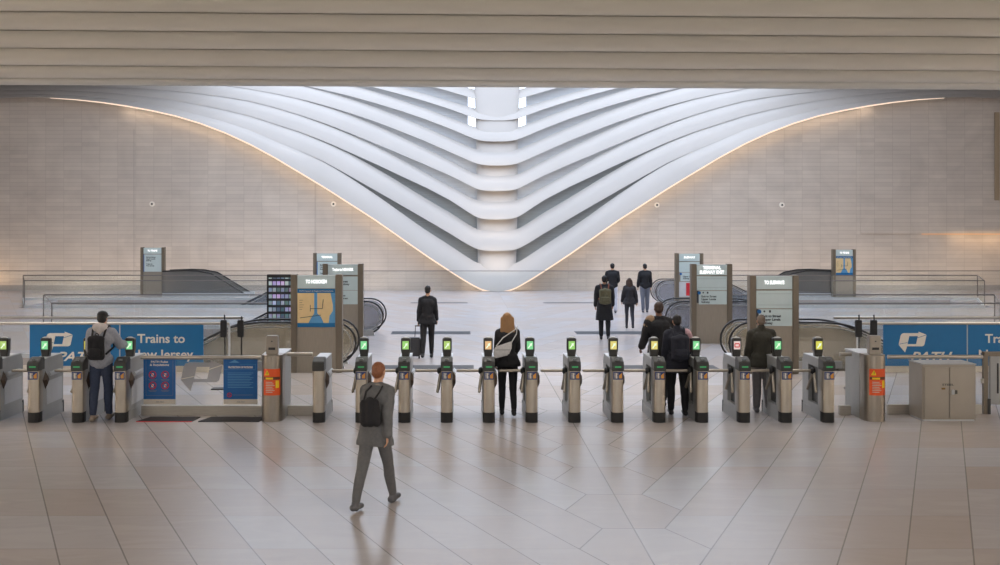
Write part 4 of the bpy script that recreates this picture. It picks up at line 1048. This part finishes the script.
    if kind == 'long':
        L = pose.get('hairlen', 0.30)
        for i in range(-3, 4):
            x = i*0.026; b.cap(f(x, -0.07+abs(i)*0.018, 0.02), c+Vector((x*1.35, -0.115+abs(i)*0.01, -L+abs(i)*0.02)), 0.042, 0.028, 10)
        for s in (-1, 1): b.cap(f(s*0.072, 0.0, 0.03), c+Vector((s*0.098, -0.01, -L*0.7)), 0.028, 0.024, 10)
    fuse('hair', b, hm, vx*1.1, t, 2, 0.006, seed+1)
    if kind == 'cap':
        b = MB(); b.ell(f(0, -0.012, 0.070), 0.088, 0.104, 0.072, 18, 10, rot); cp = fuse('cap', b, mat('cap_black', (22, 22, 24), 0.7), vx, t, 2)
        MB().ell(f(0.0, 0.12, 0.068), 0.065, 0.075, 0.010, 16, 6, rot).build('cap_peak', mat('cap_black', (22, 22, 24), 0.7), cp, smooth=True)
    return t, J, f
def M4(t): return Matrix.Translation(t.location) @ t.rotation_euler.to_matrix().to_4x4() @ Matrix.Diagonal((t.scale[0],)*3+(1,))
def backpack(t, J, label, m, w=0.30, h=0.44, d=0.15, strap=None, pocket=None):
    q = thing('backpack', label, 'backpack', (0, 0, 0)); q.matrix_world = M4(t) @ Matrix.Translation(J['waist'].lerp(J['chest'], 0.5)+Vector((0, -0.155-d/2, 0.0)))
    b = MB(); hw = w/2-0.05
    for sx in (-1, 1):
        for z in (-h/2+0.06, h/2-0.08): b.cap((sx*hw, 0, z), (sx*hw*0.2, 0, z), 0.06, d/2, 10)
    b.cap((0, 0, -h/2+0.07), (0, 0, h/2-0.07), d/2, d/2, 12); b.cap((-hw, 0, -h/2+0.07), (-hw, 0, h/2-0.10), 0.058, 0.055, 12); b.cap((hw, 0, -h/2+0.07), (hw, 0, h/2-0.10), 0.058, 0.055, 12)
    fuse('main_bag', b, m, 0.012, q, 4, 0.004)
    b = MB(); b.cap((-hw*0.7, -d/2-0.0, -h/4), (hw*0.7, -d/2-0.0, -h/4), 0.045, 0.045, 10); b.cap((-hw*0.7, -d/2, -h/8), (hw*0.7, -d/2, -h/8), 0.045, 0.045, 10)
    fuse('front_pocket', b, pocket or m, 0.012, q, 3)
    MB().tube([(0.03*math.cos(a)*1.0, d/4+0.0, h/2-0.02+0.035*math.sin(a)) for a in [PI*i/8 for i in range(9)]], 0.008, 6).build('grab_handle', BLACK, q)
    rel = J['waist'].lerp(J['chest'], 0.5)+Vector((0, -0.155-d/2, 0.0))
    for n, s in (('L', -1), ('R', 1)):
        sh = J['sh'+n]-rel; y0 = sh.y
        pts = [(s*0.09, d/2-0.02, h/2-0.09), (s*0.11, y0-0.08, sh.z+0.075), (s*0.12, y0+0.02, sh.z+0.10), (s*0.13, y0+0.10, sh.z+0.04), (s*0.145, y0+0.155, sh.z-0.10), (s*0.16, y0+0.12, sh.z-0.26), (s*0.15, d/2-0.02, -h/2+0.10)]
        MB().tube(pts, 0.017, 8).build('strap', strap or m, q, smooth=True)
    return q
c_ = lambda n, rgb, **k: mat(n, rgb, k.pop('rough', 0.85), noise=k.pop('noise', 0.10), nscale=30, **k)
COAT = c_('black_cloth', (27, 27, 31)); NAVY = c_('navy_cloth', (34, 36, 48)); DENIM = c_('denim', (52, 62, 84)); GHOOD = c_('grey_blue_hoodie', (150, 153, 162)); LHOOD = c_('pale_hood', (200, 192, 188))
GREYT = c_('grey_trousers', (108, 106, 108)); MIDG = c_('mid_grey_cloth', (98, 98, 99)); OLIVE = c_('olive_cloth', (52, 50, 42)); LTROU = c_('light_trousers', (190, 192, 204)); SLATE = c_('slate_trousers', (98, 102, 114))
OLB = c_('olive_bag', (96, 92, 70)); SHOE = mat('dark_shoe', (30, 30, 32), 0.5); SHOE2 = mat('tan_shoe', (140, 126, 112), 0.6); SHOE3 = mat('grey_shoe', (92, 92, 96), 0.6)
HBLK = mat('black_hair', (24, 22, 22), 0.6, noise=0.2, nscale=60); HBRN = mat('brown_hair', (62, 44, 36), 0.55, noise=0.25, nscale=50, stretch=(6, 6, 1)); HBLD = mat('blond_hair', (150, 112, 72), 0.5, noise=0.3, nscale=50, stretch=(6, 6, 1)); HGIN = mat('ginger_hair', (128, 76, 44), 0.5, noise=0.25, nscale=50)
PINK = c_('pink_sleeve', (186, 150, 156)); CAMEL = c_('camel_cloth', (150, 124, 98))

# man in the grey hoodie at the left turnstile, seen from behind
t, J, f = person('man in grey-blue hoodie and black cap passing the left turnstiles, seen from behind', 101.0, 419.5, 1.74,
    dict(armL=(12, 10, 30, 5), armR=(38, 14, 45, 0), legL=(-6, 4), legR=(12, 8), lean=3, head=10, shw=0.177), rz=-4, top=dict(m=GHOOD, fit=0.036, name='hoodie', hoodm=LHOOD), legs=dict(m=DENIM, fit=0.014), shoes=SHOE2, hair=('cap', HBLK), seed=1, D=18.38)
backpack(t, J, 'small black backpack on the back of the man in the grey hoodie', COAT, 0.27, 0.42, 0.13)
# woman with the white shoulder bag
t, J, f = person('woman in black jacket and trousers with long blond hair, walking through the middle gate', 507.5, 417.5, 1.68,
    dict(armL=(-4, 6, 18, 0), armR=(10, 5, 40, 12), legL=(8, 4), legR=(-10, 10), lean=3, head=6, shw=0.150, hairlen=0.26), rz=3, top=dict(m=COAT, fit=0.022, hem=0.10, name='jacket', collar=1), legs=dict(m=COAT, fit=0.004), shoes=SHOE, hair=('long', HBLD), seed=5, D=18.88)
q = thing('shoulder_bag', 'white shoulder bag hanging at the left hip of the woman in black', 'bag'); q.matrix_world = M4(t) @ Matrix.Translation(J['waist']+Vector((-0.10, -0.20, 0.06)))
b = MB(); b.rings([[(-0.15, -0.04, -0.16), (0.10, -0.05, -0.10), (0.10, 0.04, -0.10), (-0.15, 0.03, -0.16)], [(-0.16, -0.05, -0.02), (0.15, -0.06, 0.02), (0.15, 0.05, 0.02), (-0.16, 0.04, -0.02)], [(-0.12, -0.02, 0.05), (0.16, -0.03, 0.14), (0.16, 0.02, 0.14), (-0.12, 0.02, 0.05)]])
b.build('bag_body', c_('white_leather', (196, 194, 194), rough=0.5), q, bevel=0.02, smooth=True)
MB().tube([(0.15, -0.01, 0.12), (0.24, 0.02, 0.26), (0.26, 0.12, 0.36), (0.25, 0.22, 0.36), (0.22, 0.34, 0.26)], 0.010, 6).tube([(-0.12, -0.01, 0.05), (0.0, -0.02, 0.20), (0.22, 0.02, 0.34), (0.25, 0.12, 0.385)], 0.009, 6).build('strap', c_('white_leather', (196, 194, 194)), q, smooth=True)
MB().box(-0.13, 0.12, -0.062, -0.055, -0.01, 0.0).build('zip', GREYP, q)
# blurred walker in the foreground
t, J, f = person('ginger-haired person in grey clothes striding across the foreground floor', 375.0, 514, 1.64,
    dict(armL=(24, 6, 16, 0), armR=(-22, 7, 14, 0), legL=(-20, 5), legR=(24, 8), lean=7, head=10, footL=6, shw=0.159), rz=-24, top=dict(m=MIDG, fit=0.028, hem=0.16, name='coat'), legs=dict(m=MIDG, fit=0.008), shoes=SHOE3, hair=('short', HGIN), seed=9, D=12.75)
q = thing('shoulder_bag', 'black bag slung across the back of the striding ginger-haired person', 'bag'); q.matrix_world = M4(t) @ Matrix.Translation(J['chest']+Vector((0.02, -0.21, -0.10)))
b = MB(); b.cap((-0.08, 0, 0.08), (-0.06, 0, -0.13), 0.055, 0.07, 12); b.cap((0.07, 0, 0.10), (0.09, 0, -0.12), 0.05, 0.065, 12); b.cap((0, 0, 0.11), (0.01, 0, -0.12), 0.06, 0.075, 12)
fuse('bag_body', b, COAT, 0.012, q, 3)
MB().tube([(0.06, 0.0, 0.14), (0.10, 0.05, 0.22), (0.08, 0.17, 0.275), (0.02, 0.28, 0.22), (-0.08, 0.36, 0.05)], 0.012, 6).tube([(-0.08, 0.0, 0.12), (-0.08, 0.05, 0.22), (-0.07, 0.17, 0.275)], 0.012, 6).build('strap', COAT, q, smooth=True)
# pair at the right turnstiles
t, J, f = person('dark-haired person in navy coat with a pink sleeve, wearing a dark backpack', 677.5, 417.0, 1.64,
    dict(armL=(6, 6, 10, 0), armR=(8, 23, 24, 0), legL=(5, 5), legR=(-5, 6), lean=3, head=5, shw=0.164, stance=0.02), rz=2, top=dict(m=NAVY, fit=0.034, hem=0.20, name='coat', collar=1), legs=dict(m=COAT, fit=0.016), shoes=SHOE, hair=('short', HBLK), seed=13, D=18.92)
b = MB(); b.cap(J['shR'], J['elR'], 0.092, 0.083, 12); fuse('sleeve', b, PINK, 0.010, t, 3, 0.006)
backpack(t, J, 'large dark navy backpack on the person with the pink sleeve', NAVY, 0.32, 0.46, 0.16)
t, J, f = person('taller man in black coat with a camel-coloured shoulder, left of the person with the backpack', 659.5, 401, 1.80,
    dict(armL=(14, 8, 30, 0), armR=(8, 9, 20, 0), legL=(-6, 4), legR=(8, 6), lean=3, head=5, shw=0.182), rz=6, skin=(120, 84, 66), top=dict(m=COAT, fit=0.036, hem=0.25, name='coat'), legs=dict(m=COAT, fit=0.016), shoes=SHOE, hair=('short', HBRN), seed=17, D=19.75)
b = MB(); b.cap(J['shL']+Vector((0.03, 0.0, 0.03)), J['shL'].lerp(J['elL'], 0.25), 0.088, 0.084, 12); fuse('shawl', b, CAMEL, 0.010, t, 3, 0.008)
# man in the olive coat
person('man in dark olive coat and grey trousers passing the turnstile with the red symbol', 762.0, 412, 1.62,
    dict(armL=(10, 7, 20, 0), armR=(6, 7, 20, 0), legL=(4, 4), legR=(-6, 6), lean=4, head=10, shw=0.177), rz=0, top=dict(m=OLIVE, fit=0.042, hem=0.12, name='coat', collar=1), legs=dict(m=GREYT, fit=0.02), shoes=SHOE3, hair=('short', mat('greying_hair', (106, 92, 80), 0.6, noise=0.2, nscale=50)), seed=21, D=19.15)
# group walking away beyond the gates
t, J, f = person('man in long black coat with an olive backpack, nearest of the four walking away', 604.5, 339.5, 1.74,
    dict(armL=(8, 7, 16, 0), armR=(8, 8, 18, 0), legL=(6, 6), legR=(-7, 8), lean=3, head=6, shw=0.182), rz=-2, top=dict(m=COAT, fit=0.038, hem=0.42, name='coat'), legs=dict(m=COAT, fit=0.012), shoes=SHOE, hair=('short', HBLK), det=0.75, seed=25)
backpack(t, J, 'olive green backpack worn over the long black coat', OLB, 0.32, 0.44, 0.16, strap=mat('rust_strap', (120, 66, 46), 0.8), pocket=OLB)
person('man in black jacket and light trousers, farthest left of the four walking away', 612.5, 313, 1.76,
    dict(armL=(10, 9, 40, 10), armR=(12, 7, 50, 10), legL=(6, 5), legR=(-6, 6), lean=2, head=5, shw=0.182), top=dict(m=COAT, fit=0.03, name='jacket'), legs=dict(m=LTROU, fit=0.02), shoes=SHOE3, hair=('short', HBLK), det=0.7, seed=29)
person('woman with long brown hair in a short dark coat, walking away', 629.5, 328.5, 1.52,
    dict(armL=(8, 10, 20, 0), armR=(-8, 14, 14, 0), legL=(8, 6), legR=(-9, 12), lean=4, head=6, shw=0.159, hairlen=0.36), top=dict(m=c_('charcoal_cloth', (44, 42, 46)), fit=0.03, hem=0.10, name='coat'), legs=dict(m=c_('dark_grey_trousers', (58, 58, 64)), fit=0.004), shoes=SHOE, hair=('long', HBRN), det=0.7, seed=33)
person('man in black jacket and slate grey trousers, rightmost of the four walking away', 645, 312.5, 1.74,
    dict(armL=(4, 9, 16, 0), armR=(6, 8, 14, 0), legL=(-6, 5), legR=(6, 5), lean=2, head=4, shw=0.173), top=dict(m=COAT, fit=0.028, name='jacket'), legs=dict(m=SLATE, fit=0.018), shoes=SHOE3, hair=('short', HBLK), det=0.7, seed=37)
# walker left of the middle
t, J, f = person('person in black with pale sleeves walking away in the centre-left hall with a small case', 427.5, 358.0, 1.70,
    dict(armL=(-6, 9, 12, 0), armR=(8, 7, 16, 0), legL=(-12, 10), legR=(10, 6), lean=3, head=5, shw=0.159), rz=-5, top=dict(m=COAT, fit=0.02, hem=0.12, name='jacket'), legs=dict(m=COAT, fit=0.010), shoes=SHOE, hair=('short', HBLK), det=0.8, seed=41)
hd = M4(t) @ (J['wrL']+J['fdL']*0.12)
q = thing('suitcase', 'small dark upright suitcase held by the person walking away at centre-left', 'suitcase', (hd.x-0.10, hd.y-0.06, 0))
MB().box(-0.17, 0.17, -0.12, 0.12, 0.05, 0.50).build('shell', c_('case_grey', (56, 56, 60), rough=0.5), q, bevel=0.03, smooth=True)
hz_ = hd.z
MB().tube([(0.02, 0.09, 0.50), (0.04, 0.07, hz_-0.02)], 0.009, 6).tube([(0.16, 0.09, 0.50), (0.15, 0.07, hz_-0.02)], 0.009, 6).cap((0.03, 0.07, hz_-0.02), (0.16, 0.07, hz_-0.02), 0.014, 0.014, 8).build('handle', BLACK, q, smooth=True)
for sx in (-0.13, 0.13):
    for sy in (-0.09, 0.09): MB().tube([(sx-0.015, sy, 0.028), (sx+0.015, sy, 0.028)], 0.028, 10).build('wheel', BLACK, q, smooth=True)
bpy.data.scenes.remove(WORK)
#ENDPEOPLE#
